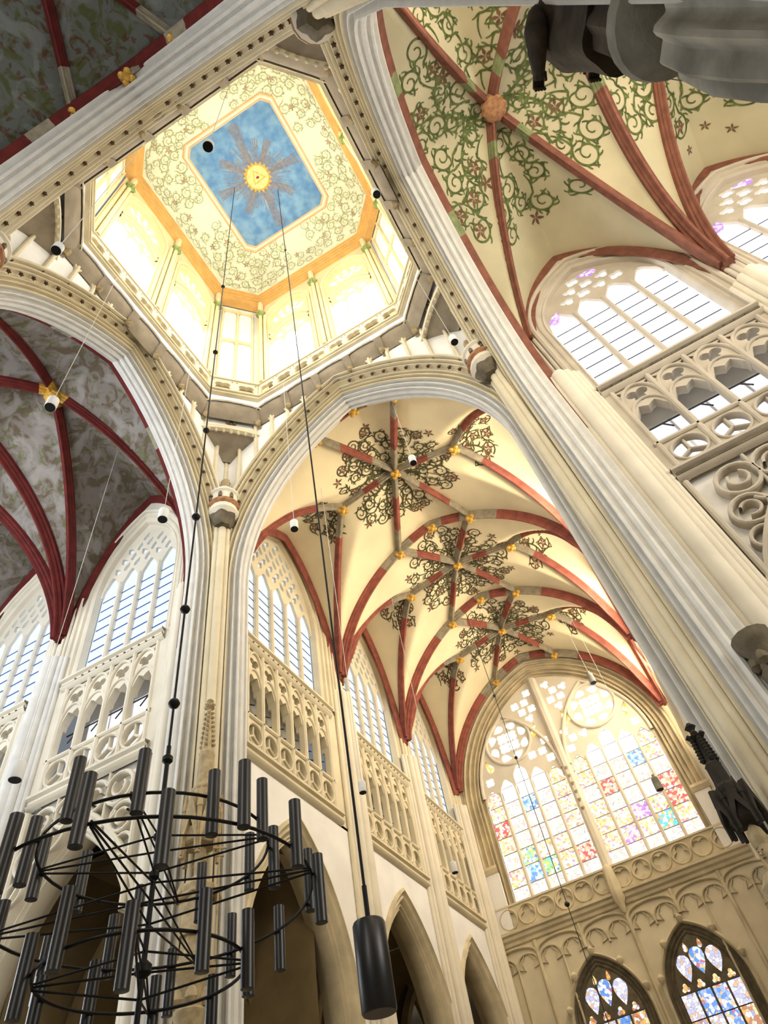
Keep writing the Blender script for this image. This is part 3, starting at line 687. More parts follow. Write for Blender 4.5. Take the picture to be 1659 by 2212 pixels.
# ------------------------------------------------------------------ windows, triforium, arcade walls of the arms
def extr(mb, fr, u0, u1, prof):
    mb.grid([[fr.P(u0, n, z), fr.P(u1, n, z)] for n, z in prof])
FRAME_P = [(0.62, 0.0), (0.58, 0.07), (0.50, 0.09), (0.44, 0.05), (0.42, -0.04), (0.34, -0.06), (0.30, -0.02), (0.24, -0.02), (0.20, -0.12), (0.12, -0.16), (0.08, -0.12), (0.03, -0.16), (0.0, -0.30), (-0.03, -0.42)]
def gothic_window(fr, uc, half, z0, zs, r, nl, rows, hz, label, glass, lead, stone, ng=-0.48, style=0, lite=False):
    root = win_root(fr.P(uc, ng, z0), label)
    mb = MB(); arch_sweep(mb, fr, uc, half, zs, r, z0, FRAME_P, 14); mb.build('frame', stone, root, ang=28)
    lw = 2 * half / nl; mw = min(0.16, lw * 0.2)
    heads = [hz + (0.0 if style else 0.0) for _ in range(nl)]
    outer = [(uc - half - 0.02, hz)]
    for l in range(nl):
        a = uc - half + l * lw + mw / 2; b = a + lw - mw; m_ = (a + b) / 2
        pk = min(0.95, lw * 0.95)
        outer += [(a, hz)] + [(m_ - (b - a) / 2 * math.cos(t * math.pi / 10), hz + pk * math.sin(t * math.pi / 10) ** 0.9 * (0.86 + 0.14 * math.cos(4 * t * math.pi / 10))) for t in range(1, 10)] + [(b, hz)]
    outer += [(uc + half + 0.02, hz)]
    outer += [p for p in arch_pts(uc, half, zs, r, 0.02, 10)[::-1] if p[1] > hz + 0.05]
    holes = []
    rngw = random.Random(int(uc * 10) + style)
    zc = hz + lw * 0.95 + 0.28; q = 0; sp = 0.62 if style == 1 else 0.52
    while zc < zs + 5:
        off = 0 if q % 2 else sp / 2
        for k in range(-8, 9):
            u = uc + k * sp + off; R = 0.27 if style == 1 else 0.21
            if abs(u - uc) > half - R - 0.05: continue
            if any(zc + R * dz > arch_top(u + R * du, uc, half - 0.05, zs, r) - 0.05 for du, dz in ((0, 1.3), (0.9, 0.8), (-0.9, 0.8), (1.1, 0), (-1.1, 0))): continue
            if style == 1: holes.append(foil(u, zc, R, 4 if (k + q) % 2 else 3, math.pi / 4, 16))
            else: holes.append(drop(u, zc, 0.46, 0.30, math.pi / 2 + rngw.choice((-0.5, 0.5, 0.2))))
        zc += 0.56 if style == 1 else 0.47; q += 1
    mb = MB(); plate(mb, fr, outer, holes, ng + 0.14, ng + 0.02); mb.build('tracery', stone, root, smooth=False)
    for l in range(1, nl):
        mb = MB(); bar2(mb, fr, [(uc - half + l * lw, z0), (uc - half + l * lw, hz + 0.35)], mw, ng + 0.20, ng); mb.build('mullion', stone, root)
    ph = (hz + 0.3 - z0) / rows
    for l in range(nl):
        ua = uc - half + l * lw
        for k in range(rows):
            pane(fr, ua, ua + lw, z0 + k * ph, z0 + (k + 1) * ph, ng, glass, root)
            if k: pane(fr, ua + mw * 0.5, ua + lw - mw * 0.5, z0 + k * ph - 0.034, z0 + k * ph + 0.034, ng + 0.03, lead, root, 'saddle_bar')
    if style == 1:
        for du, dz in ((-half + 0.45, 0.95), (0.25, 2.75)):
            mb = MB(); plate(mb, fr, drop(uc + du, zs + dz, 0.75, 0.42, 1.1 if du < 0 else 2.8), [], ng + 0.15, ng + 0.10); mb.build('violet_pane', 'glass_violet', root, smooth=False)
    mb = MB(); pts = [p for p in arch_pts(uc, half, zs, r, 0.0, 10) if p[1] > hz + 0.3]
    plate(mb, fr, [(uc - half, hz + 0.3)] + pts + [(uc + half, hz + 0.3)], [], ng - 0.01, ng - 0.02); mb.build('tracery_glazing', glass, root, smooth=False)
    return root
def wall_opening(mb, fr, u0, u1, zb, zt, uc, half, zs, r, n, z0):
    """wall face from u0 to u1 with a pointed opening"""
    us = sorted(set([u0, u1] + [uc - half + 2 * half * i / 28 for i in range(29)]))
    for a, b in zip(us[:-1], us[1:]):
        m_ = (a + b) / 2
        if abs(m_ - uc) < half:
            za, zb2 = max(zs, arch_top(a, uc, half, zs, r)), max(zs, arch_top(b, uc, half, zs, r))
            if z0 > zb: mb.add([fr.P(a, n, zb), fr.P(b, n, zb), fr.P(b, n, z0), fr.P(a, n, z0)], [(0, 1, 2, 3)])
            mb.add([fr.P(a, n, za), fr.P(b, n, zb2), fr.P(b, n, zt), fr.P(a, n, zt)], [(0, 1, 2, 3)])
        else: mb.add([fr.P(a, n, zb), fr.P(b, n, zb), fr.P(b, n, zt), fr.P(a, n, zt)], [(0, 1, 2, 3)])
Z_SILL, Z_TRI0, Z_TRI1 = 17.75, 13.35, 17.35
def triforium(fr, u0, u1, nb, label, stone, rail=True):
    root = thing('triforium_gallery', fr.P((u0 + u1) / 2, 0, Z_TRI0), label, 'gallery')
    w = (u1 - u0) / nb
    for i in range(nb + 1):
        u = u0 + w * i; mb = MB(); bar2(mb, fr, [(u, Z_TRI0), (u, Z_TRI1)], 0.15, 0.06, -0.20); mb.build('colonette', stone, root)
    for i in range(nb):
        a, b = u0 + w * i, u0 + w * (i + 1); uc = (a + b) / 2
        def notch(z, hw, rise): return [(uc - hw * math.cos(t * math.pi / 12), z + rise * math.sin(t * math.pi / 12) ** 0.8 * (0.84 + 0.16 * math.cos(6 * t * math.pi / 12))) for t in range(13)]
        mb = MB(); plate(mb, fr, [(a, 15.75)] + notch(15.75, w * 0.42, 0.62) + [(b, 15.75), (b, Z_TRI1), (a, Z_TRI1)],
                         [foil(uc, 16.80, w * 0.30, 3, -math.pi / 2, 24), drop(uc - w * 0.37, 17.15, 0.24, 0.12, 2.2), drop(uc + w * 0.37, 17.15, 0.24, 0.12, 0.9)], -0.04, -0.32)
        mb.build('tracery_head', stone, root, smooth=False)
        mb = MB(); R = w * 0.47
        bar2(mb, fr, [(uc - R * math.cos(t * math.pi / 14), 16.45 + 0.80 * math.sin(t * math.pi / 14)) for t in range(15)], 0.09, 0.04, -0.1)
        bar2(mb, fr, [(uc - R * math.cos(t * math.pi / 14), 15.80 + 0.74 * math.sin(t * math.pi / 14)) for t in range(15)], 0.08, 0.02, -0.1)
        mb.build('arch_moulding', stone, root)
        mb = MB(); plate(mb, fr, [(a, 13.50), (b, 13.50), (b, 14.55), (a, 14.55)], [circ(uc, 14.02, min(0.43, w * 0.44), 22)], -0.02, -0.22)
        zr = 14.02; rr = min(0.43, w * 0.44)
        for th in (math.pi / 2, math.pi * 7 / 6, math.pi * 11 / 6):
            bar2(mb, fr, [(uc, zr), (uc + rr * math.cos(th), zr + rr * math.sin(th))], 0.07, -0.05, -0.2)
        bar2(mb, fr, circ(uc, zr, rr, 20) + [circ(uc, zr, rr, 20)[0]], 0.07, 0.03, -0.1)
        mb.build('parapet_panel', stone, root)
        if rail: pane(fr, a + 0.04, b - 0.04, 13.9, 16.6, -1.18, 'glass_passage', root, 'passage_window')
    mb = MB(); extr(mb, fr, u0 - 0.1, u1 + 0.1, [(-0.25, 14.52), (0.02, 14.52), (0.06, 14.56), (0.06, 14.62), (0.0, 14.66), (-0.25, 14.66)]); mb.build('parapet_rail', stone, root)
    mb = MB(); extr(mb, fr, u0 - 0.25, u1 + 0.25, [(0.0, 17.30), (0.10, 17.36), (0.14, 17.44), (0.06, 17.50), (0.08, 17.60), (0.20, 17.66), (0.20, 17.74), (-0.5, 17.78)]); mb.build('cornice', stone, root)
    mb = MB(); extr(mb, fr, u0 - 0.25, u1 + 0.25, [(0.0, 13.02), (0.10, 13.06), (0.16, 13.14), (0.06, 13.20), (0.08, 13.30), (0.20, 13.36), (0.20, 13.44), (-0.3, 13.50)]); mb.build('sill_cornice', stone, root)
    for zf in (17.54, 13.24):
        mb = MB(); extr(mb, fr, u0 - 0.2, u1 + 0.2, [(0.04, zf - 0.06), (0.12, zf - 0.04), (0.13, zf + 0.03), (0.06, zf + 0.06)]); mb.build('carved_frieze', 'stone_dark' if stone == 'stone_choir' else stone, root)
    for i in range(int((u1 - u0) / 0.3)):
        p = fr.P(u0 + 0.15 + 0.3 * i, 0.1, 17.52); mb = MB(); mb.lathe(p, [(0.02, -0.05), (0.06, 0), (0.02, 0.05)], 6); mb.build('cornice_flower', 'stone_dark', root)
    if rail:
        mb = MB(); mb.tube([fr.P(u0, -0.45, 15.72), fr.P(u1, -0.45, 15.72)], 0.028, 6); mb.build('iron_rail', 'iron', root)
        for i in range(nb):
            u = u0 + w * (i + 0.55); mb = MB(); mb.tube([fr.P(u, -0.45, 15.72), fr.P(u + 0.12, -0.28, 15.25)], 0.024, 6); mb.build('rail_bracket', 'iron', root)
    else:
        for i in range(nb):
            u = u0 + w * (i + 0.5); mb = MB(); mb.tube([fr.P(u - 0.1, -0.7, 15.5), fr.P(u + 0.25, -0.2, 15.35)], 0.02, 6); mb.build('iron_stay', 'iron', root)
    mb = MB(); extr(mb, fr, u0 - 0.3, u1 + 0.3, [(-0.2, 17.35), (-1.2, 17.35), (-1.2, 13.4), (-0.2, 13.4)]); mb.build('passage_shell', 'plaster_white', root, smooth=False)
    return root
def wall_shafts(fr, u, zt, stone, lab, grp):
    root = thing('wall_shaft_cluster', fr.P(u, 0, 0), lab, 'column', grp)
    for d, n, r in ((-0.55, 0.05, 0.08), (-0.42, 0.12, 0.10), (-0.23, 0.24, 0.15), (0.0, 0.30, 0.22), (0.23, 0.24, 0.15), (0.42, 0.12, 0.10), (0.55, 0.05, 0.08)):
        p = fr.P(u + d, n, 0); mb = MB(); mb.tube([(p.x, p.y, 0), (p.x, p.y, zt)], r, 12); mb.build('shaft', stone, root)
def arcade(fr, u0, u1, uc, half, zs, r, root, stone, mid):
    mb = MB(); arch_sweep(mb, fr, uc, half, zs, r, 0.0, [(0.62, 0.0), (0.60, 0.10), (0.52, 0.12), (0.48, 0.04), (0.40, -0.02), (0.34, 0.02), (0.28, -0.04), (0.22, -0.16), (0.15, -0.14), (0.10, -0.24), (0.05, -0.22), (0.0, -0.34), (0.0, -0.6), (0.06, -0.7), (0.2, -0.95)], 14)
    mb.build('arcade_arch', stone, root)
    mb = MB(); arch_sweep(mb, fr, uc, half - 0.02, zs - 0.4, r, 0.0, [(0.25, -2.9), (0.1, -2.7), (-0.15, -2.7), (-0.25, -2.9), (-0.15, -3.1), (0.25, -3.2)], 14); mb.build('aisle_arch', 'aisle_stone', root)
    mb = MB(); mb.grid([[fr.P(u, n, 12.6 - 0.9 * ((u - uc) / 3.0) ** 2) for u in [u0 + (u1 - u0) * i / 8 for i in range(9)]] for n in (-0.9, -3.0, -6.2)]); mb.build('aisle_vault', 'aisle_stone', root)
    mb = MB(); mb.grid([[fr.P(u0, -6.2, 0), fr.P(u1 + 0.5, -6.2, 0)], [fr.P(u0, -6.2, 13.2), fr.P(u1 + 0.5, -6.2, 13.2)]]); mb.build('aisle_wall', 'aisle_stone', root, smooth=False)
def spandrel(fr, u0, u1, uc, half, zs, r, root, stone):
    """open scroll tracery between the arcade arch and the gallery sill"""
    out = [(u0, 9.2)] + [(uc - half - 0.6, 9.2)] + [p for p in arch_pts(uc, half, zs, r, 0.6, 16) if p[1] > 9.2] + [(uc + half + 0.6, 9.2), (u1, 9.2), (u1, 13.0), (u0, 13.0)]
    # keep the polygon simple: only the part of the arch inside
    out = [p for p in out if u0 - 1e-6 <= p[0] <= u1 + 1e-6]
    holes = []
    for s in (-1, 1):
        for du, z, L, w_, rot in ((0.55, 12.55, 0.8, 0.5, 0.3), (1.35, 12.35, 0.9, 0.55, 0.8), (1.45, 11.55, 0.8, 0.5, -0.5), (1.75, 10.7, 0.7, 0.40, 1.3)):
            u = uc + s * du
            if not (u0 + 0.3 < u < u1 - 0.3): continue
            if z - 0.45 < arch_top(u, uc, half + 0.6, zs, r + 0.6): continue
            holes.append(drop(u, z, L, w_, math.pi - rot if s < 0 else rot))
    top = 12.95
    mb = MB()
    bar2(mb, fr, [(u0, 9.0), (u0, top)], 0.14, 0.12, -0.14); bar2(mb, fr, [(u1, 9.0), (u1, top)], 0.14, 0.12, -0.14)
    bar2(mb, fr, [(uc, arch_top(uc, uc, half, zs, r) + 0.5), (uc, top)], 0.12, 0.10, -0.14)
    for s in (-1, 1):
        def arc(cu, cz, R, t0, t1, w=0.10): bar2(mb, fr, [(uc + s * (cu + R * math.cos(math.radians(t0 + (t1 - t0) * i / 16))), cz + R * math.sin(math.radians(t0 + (t1 - t0) * i / 16))) for i in range(17)], w, 0.10, -0.14)
        arc(0.50, 12.42, 0.44, -60, 300); arc(1.36, 12.36, 0.46, -40, 320)
        arc(0.50, 12.42, 0.22, 0, 260, 0.07); arc(1.36, 12.36, 0.22, 120, 400, 0.07)
        arc(1.62, 11.45, 0.40, -70, 290); arc(1.62, 11.45, 0.2, 30, 300, 0.07); arc(0.93, 11.95, 0.55, 200, 330, 0.08); arc(1.78, 10.65, 0.28, -60, 300, 0.08)
        bar2(mb, fr, [(uc + s * 0.93, top), (uc + s * 0.93, arch_top(uc + 0.93, uc, half, zs, r) + 0.55)], 0.08, 0.08, -0.14)
    mb.build('spandrel_tracery', stone, root)
def arm_wall(name, label, fr, bays, stone, mid, tri, win, style, lite=False, spand=False):
    root = thing(name, fr.P(bays[0][0], 0, 0), label, 'wall', kind='structure')
    for bi, (ua, ub, uc, half) in enumerate(bays):
        ah = min(2.25, half + 0.25); ar = 5.2; az_ = 7.3 if not spand else 7.4
        mb = MB(); wall_opening(mb, fr, ua, ub, 0.0, 13.1, uc, ah + 0.55, az_, ar + 0.55, 0.0 if not spand else -0.14, 0.0)
        mb.build('lower_wall', mid, root, smooth=False)
        arcade(fr, ua, ub, uc, ah, az_, ar, root, 'stone_buff' if not spand else stone, mid)
        if spand: spandrel(fr, uc - half - 0.15, uc + half + 0.15, uc, ah, az_, ar, root, stone)
        mb = MB()
        for a, b in ((ua, uc - half), (uc + half, ub)): mb.add([fr.P(a, 0, 13.0), fr.P(b, 0, 13.0), fr.P(b, 0, 17.76), fr.P(a, 0, 17.76)], [(0, 1, 2, 3)])
        mb.build('gallery_pier_face', stone, root, smooth=False)
        zs, r, hz, rows, nl, glass, lead = win
        mb = MB(); wall_opening(mb, fr, ua, ub, 17.7, 30.0, uc, half + 0.55, zs, r + 0.55, 0.0, 17.7); mb.build('clerestory_wall', stone, root, smooth=False)
        ordn = ('nearest the crossing', 'second from the crossing', 'farthest from the crossing')[bi]
        gothic_window(fr, uc, half, 17.78, zs, r, nl, rows, hz, win_label(label, ordn), glass, lead, stone, style=style)
        for s in (-1, 1):
            for d, n_ in ((0.70, 0.06), (0.86, 0.09), (1.02, 0.05)):
                p = fr.P(uc + s * (half + d), n_, 0); mb = MB(); mb.tube([(p.x, p.y, 9.0), (p.x, p.y, 22.0)], 0.065, 8); mb.build('jamb_shaft', stone, root)
        triforium(fr, uc - half, uc + half, tri[0], tri[1] + ', ' + ordn, stone, tri[2])
    return root
def win_label(l, o): return 'tall traceried clerestory window in the ' + l.split(' of ')[-1] + ', ' + o
FW = Frame((0, 5.9, 0), (-1, 0, 0), (0, -1, 0)); FE = Frame((0, 5.7, 0), (1, 0, 0), (0, -1, 0))
FN = Frame((-6.03, 0, 0), (0, 1, 0), (1, 0, 0)); FNE = Frame((6.03, 0, 0), (0, 1, 0), (-1, 0, 0))
FES = Frame((0, -5.9, 0), (1, 0, 0), (0, 1, 0)); FWS = Frame((0, -5.9, 0), (-1, 0, 0), (0, 1, 0))
FSW = Frame((-6.03, 0, 0), (0, -1, 0), (1, 0, 0)); FSE = Frame((6.03, 0, 0), (0, -1, 0), (-1, 0, 0))
BW = [(6.7, 13.05, 10.1, 1.93), (13.05, 19.1, 16.05, 1.93)]
BE = [(6.7, 13.0, 10.05, 2.12), (13.0, 19.1, 16.05, 2.12)]
BN = [(6.7, 14.3, 10.4, 2.55), (14.3, 20.4, 17.35, 2.4), (20.4, 26.6, 23.5, 2.4)]
arm_wall('wall_nave_north', 'traceried wall of the nave with dark red vault ribs', FW, BW, 'stone_pale', 'plaster_white', (4, 'pale four-bay triforium gallery of the nave behind the chandelier', True), (21.9, 4.1, 22.0, 9, 4, 'glass_sky', 'lead_blue'), 0, spand=True)
arm_wall('wall_choir_north', 'traceried wall of the choir with brownish red ribs', FE, BE, 'stone_choir', 'plaster_white', (4, 'four-bay triforium gallery of the choir with quatrefoil heads and black rail', True), (22.3, 3.7, 22.6, 8, 4, 'glass_bright', 'lead_slate'), 1, spand=True)
arm_wall('wall_transept_west', 'white wall of the warm painted transept', FN, BN, 'stone_cream', 'plaster_white', (6, 'narrow six-bay triforium gallery of the warm transept above white wall', False), (21.7, 4.3, 21.6, 9, 5, 'glass_sky', 'lead_slate'), 0)
for fr, us, nm in ((FW, (7.05,), 'nave2'), (FE, (7.05,), 'choir2'), (FW, (13.05,), 'nave'), (FE, (13.0,), 'choir'), (FN, (14.3, 20.4, 26.3), 'transept')):
    for i, u in enumerate(us):
        wall_shafts(fr, u, 19.0, 'stone_grey' if nm == 'nave' else 'stone_pale', {'nave': 'white shaft bundle between two nave windows, below dark red ribs', 'nave2': 'shaft bundle tucked between crossing pier and first nave window', 'choir2': 'shaft bundle tucked between crossing pier and first choir window', 'choir': 'shaft bundle between the two choir windows, below brownish red ribs'}.get(nm, ['shaft bundle at the first red rib springing of the warm transept', 'shaft bundle at the second red rib springing of the warm transept', 'shaft bundle in the corner beside the large stained window'][i]), None)
# plain walls on the sides the photograph hardly shows
def plain_wall(name, label, fr, bays, stone, glass):
    root = thing(name, fr.P(bays[0][0], 0, 0), label, 'wall', kind='structure')
    for ua, ub, uc, half in bays:
        mb = MB(); wall_opening(mb, fr, ua, ub, 12.0, 30.0, uc, half + 0.55, 21.9, 4.65, 0.0, 17.7); wall_opening(mb, fr, ua, ub, 0.0, 12.0, uc, 2.2, 6.5, 5.2, 0.0, 0.0)
        mb.build('wall_face', stone, root, smooth=False)
        mb = MB(); arch_sweep(mb, fr, uc, half, 21.9, 4.1, 17.7, FRAME_P, 10); mb.build('window_frame', stone, root)
        lw = half / 2
        for l in range(4):
            pane(fr, uc - half + l * lw, uc - half + (l + 1) * lw, 17.7, 22.0, -0.46, glass, root)
            if l: mb = MB(); bar2(mb, fr, [(uc - half + l * lw, 17.7), (uc - half + l * lw, 24.5)], 0.15, -0.25, -0.46); mb.build('mullion', stone, root)
        mb = MB(); plate(mb, fr, [(uc - half, 22.0)] + [p for p in arch_pts(uc, half, 21.9, 4.1, 0, 8) if p[1] > 22.0] + [(uc + half, 22.0)], [], -0.46, -0.47); mb.build('head_pane', glass, root, smooth=False)
        mb = MB(); extr(mb, fr, ua, ub, [(0, 17.3), (0.14, 17.44), (0.2, 17.7), (-0.4, 17.72)]); mb.build('cornice', stone, root)
        mb = MB(); mb.grid([[fr.P(ua, -3.0, 0), fr.P(ub, -3.0, 0)], [fr.P(ua, -3.0, 12), fr.P(ub, -3.0, 12)], [fr.P(ua, 0, 12), fr.P(ub, 0, 12)]]); mb.build('aisle_back', 'aisle_stone', root, smooth=False)
plain_wall('wall_transept_east', 'plain wall of the warm transept hidden behind the steep pier', FNE, BN, 'stone_cream', 'glass_pale')
plain_wall('wall_choir_south', 'plain wall of the choir behind the draped statue', FES, BE, 'stone_cream', 'glass_pale')
plain_wall('wall_nave_south', 'plain wall of the nave under the dark ribs, out of view', FWS, BW, 'stone_pale', 'glass_sky')
plain_wall('wall_south_transept_west', 'plain wall of the dark vaulted transept overhead', FSW, BN[:2], 'stone_pale', 'glass_sky')
plain_wall('wall_south_transept_east', 'plain wall of the dark vaulted transept behind the pier', FSE, BN[:2], 'stone_pale', 'glass_sky')

# ------------------------------------------------------------------ vaults
def vault_h(a0, a1, Wd, zs, rise, drop_, dome_):
    m = (a0 + a1) / 2; L = (a1 - a0) / 2; R = (rise * rise + Wd * Wd) / (2 * Wd); e = R - Wd
    def f(t): return zs + math.sqrt(max(0.0, R * R - (min(1, t) * Wd + e) ** 2))
    def h(a, c):
        t1 = min(1, abs(c) / Wd); t2 = min(1, abs(a - m) / L)
        return max(f(t1), f(t2) - drop_ * min(1.0, abs(c) / 2.9)) + dome_ * (1 - t1 * t1) * (1 - t2 * t2)
    return h
def rib(mb, P, pts, h, w=0.30, d=0.34, mi=None):
    """moulded rib hanging below the vault along plan points (a, c)"""
    V = [P(a, c, h(a, c)) for a, c in pts]; rows = []
    for i, v in enumerate(V):
        t = (V[min(i + 1, len(V) - 1)] - V[max(i - 1, 0)]).normalized()
        pl = P(pts[-1][0], pts[-1][1], 0) - P(pts[0][0], pts[0][1], 0); pl.z = 0; pl.normalize()
        s = Vector((-pl.y, pl.x, 0)); dn = t.cross(s).normalized()
        if dn.z > 0: dn = -dn
        rows.append([v + s * w * q + dn * d * k for q, k in ((-0.5, -0.15), (-0.5, 0.28), (-0.34, 0.40), (-0.34, 0.55), (-0.18, 0.72), (-0.18, 0.86), (-0.08, 1.0), (0.08, 1.0), (0.18, 0.86), (0.18, 0.72), (0.34, 0.55), (0.34, 0.40), (0.5, 0.28), (0.5, -0.15))])
    mb.grid(rows, mi=mi)
    for row in (rows[0], rows[-1]): mb.add(row, [tuple(range(len(row)))], 0)
def lin(A, B, n=24, ease=1.0):
    return [(A[0] + (B[0] - A[0]) * s, A[1] + (B[1] - A[1]) * s) for s in [1 - (1 - i / n) ** ease for i in range(n + 1)]]
bossm = MB()
for i in range(4):
    a = math.pi / 4 + i * math.pi / 2
    bossm.lathe((0.15 * math.cos(a), 0.15 * math.sin(a), 0), [(0.02, -0.10), (0.11, -0.04), (0.11, 0.05), (0.03, 0.10)], 8)
bossm.lathe((0, 0, 0), [(0.03, -0.16), (0.10, -0.10), (0.15, 0.0), (0.15, 0.14)], 10)
BOSS = bossm.mesh('boss', 'gold')
def vault_surface(P, a0, a1, Wd, h, m, root, name='vault_web', na=60, nc=84):
    mb = MB(); mb.grid([[P(a0 + (a1 - a0) * i / na, -Wd - 0.25 + (2 * Wd + 0.5) * j / nc, h(a0 + (a1 - a0) * i / na, -Wd - 0.25 + (2 * Wd + 0.5) * j / nc)) for j in range(nc + 1)] for i in range(na + 1)])
    return mb.build(name, m, root, ang=60)
def banded(n, lo, hi):
    return lambda i, j: 1 if (i < n * lo or i >= n * (1 - hi)) else 0
PN = lambda a, c, z: Vector((c, a, z)); PS = lambda a, c, z: Vector((c, -a, z))
PE = lambda a, c, z: Vector((a, c, z)); PW = lambda a, c, z: Vector((-a, c, z))
def star_bay(P, a0, a1, Wd, root, red, grey, web, bosses=True, end=True, vines=None, seed=1):
    h = vault_h(a0, a1, Wd, 18.9, 7.5, 0.55, 0.0); m = (a0 + a1) / 2; T = 2.85; X = 1.9
    vault_surface(P, a0, a1, Wd, h, web, root)
    C0 = (m, 0.0)
    def R(A, B, lo, hi, ease=1.0, n=22, w=0.30, d=0.34):
        mb = MB(); rib(mb, P, lin(A, B, n, ease), h, w, d, banded(n, lo, hi)); mb.build('rib', [red, grey], root)
    for s in (-1, 1):
        R(C0, (m, s * T), 0.28, 0.42)
        for q in (a0, a1): R(C0, (q, s * X), 0.28, 0.28); R((m, s * T), (q, s * (Wd - 0.10)), 0.16, 0.0, 1.8, 30)
        mb = MB(); rib(mb, P, [(a0 + (a1 - a0) * i / 40, s * (Wd - 0.06)) for i in range(41)], h, 0.30, 0.34); mb.build('wall_rib', [red], root)
    n = 60
    for q in ((a0, a1) if end else (a0,)):
        mb = MB(); rib(mb, P, [(q, (Wd - 0.08) * math.sin(math.pi / 2 * (2 * i / n - 1))) for i in range(n + 1)], h, 0.36, 0.40,
                       lambda i, j: 1 if (0.32 < i / n < 0.43 or 0.47 < i / n < 0.53 or 0.57 < i / n < 0.68) else 0); mb.build('transverse_rib', [red, grey], root)
    if bosses:
        for a, c in [C0, (m, T), (m, -T)] + [(q, s * X) for q in ((a0, a1) if end else (a0,)) for s in (-1, 1)] + [(a0, 0)]:
            inst('boss', BOSS, P(a, c, h(a, c) - 0.42), root)
    if vines:
        rg = random.Random(seed); lines = []; fl = []
        rays = []
        for a, c in [(m, T), (m, -T), (a0, X), (a0, -X), (a1, X), (a1, -X)]: rays.append(math.atan2(c, a - m))
        rays = sorted(x % (2 * math.pi) for x in rays)
        for i in range(6):
            b0 = rays[i]; b1 = rays[(i + 1) % 6]
            if b1 < b0: b1 += 2 * math.pi
            mid_ = (b0 + b1) / 2; hw = (b1 - b0) / 2
            rmax = 2.5
            def ok(x, y):
                r_ = math.hypot(x, y); th = (math.atan2(y, x) - mid_ + math.pi) % (2 * math.pi) - math.pi
                return r_ < rmax and abs(x) < (a1 - a0) / 2 - 0.12 and (hw - abs(th)) * r_ > 0.20
            x0, y0 = 0.42 * math.cos(mid_), 0.42 * math.sin(mid_)
            for s in (-1, 1): scroll(lines, fl, x0, y0, mid_ + s * 0.15, 2.4, s * 0.30, s * 4.4, 0.06, 10, rg, ok, lsc=0.9)
            fill_scrolls(lines, fl, ok, (-2.6, 2.6, -2.6, 2.6), rg, 0.52, 0.29, 0.056, 1.6, 9, 0.9, hub=(0, 0))
            rr_ = min(2.65, (a1 - a0) / 2 / max(0.3, abs(math.cos(mid_))) - 0.35)
            fl.append((rr_ * math.cos(mid_), rr_ * math.sin(mid_), mid_))
        # sprays outside the tierceron bosses
        for s in (-1, 1):
            okt = lambda x, y: abs(x) < 1.2 - 0.3 * max(0, s * y - T - 0.6) and T + 0.35 < s * y < T + 1.75
            fill_scrolls(lines, fl, okt, (-1.2, 1.2, min(s * (T + .3), s * (T + 1.8)), max(s * (T + .3), s * (T + 1.8))), rg, 0.55, 0.28, 0.05, 1.5, 8, 0.9)
            for q in (-1, 1):
                scroll(lines, fl, 0.25 * q, s * (T + 0.5), s * math.pi / 2 - q * s * 0.3, 1.9, -q * s * 0.6, -q * s * 6.5, 0.07, 8, rg, okt)
        F = lambda x, y: P(m + x, y, h(m + x, y) - 0.025)
        mb = MB(); strips(mb, lines, F); tag(mb.build('painted_scrolls', vines, root, smooth=False), kind='stuff')
        mb = MB()
        for x, y, a in fl:
            if rg.random() < 0.10 or math.hypot(x, y) > 2.45: flower(mb, x, y, a, 0.20, F)
        tag(mb.build('painted_flowers', 'flower_brown', root, smooth=False), kind='stuff')
    return h
cn = thing('ceiling_north_transept', (0, 6.9, 18.9), 'warm cream star vault with red ribs, gold bosses and dark painted scrolls', 'vault', kind='structure')
for i, (a0, a1, _, _) in enumerate(BN): star_bay(PN, a0, a1, 6.03, cn, 'rib_red', 'rib_grey', 'plaster_vault', vines='vine_dark', seed=20 + i, end=(i == 2))
cs = thing('ceiling_south_transept', (0, -6.9, 18.9), 'dark greenish worn vault with dark red ribs in the upper corner', 'vault', kind='structure')
for i, (a0, a1, _, _) in enumerate(BN[:2]): star_bay(PS, a0, a1, 6.03, cs, 'rib_dark_red', 'rib_grey', 'plaster_south', end=(i == 1))
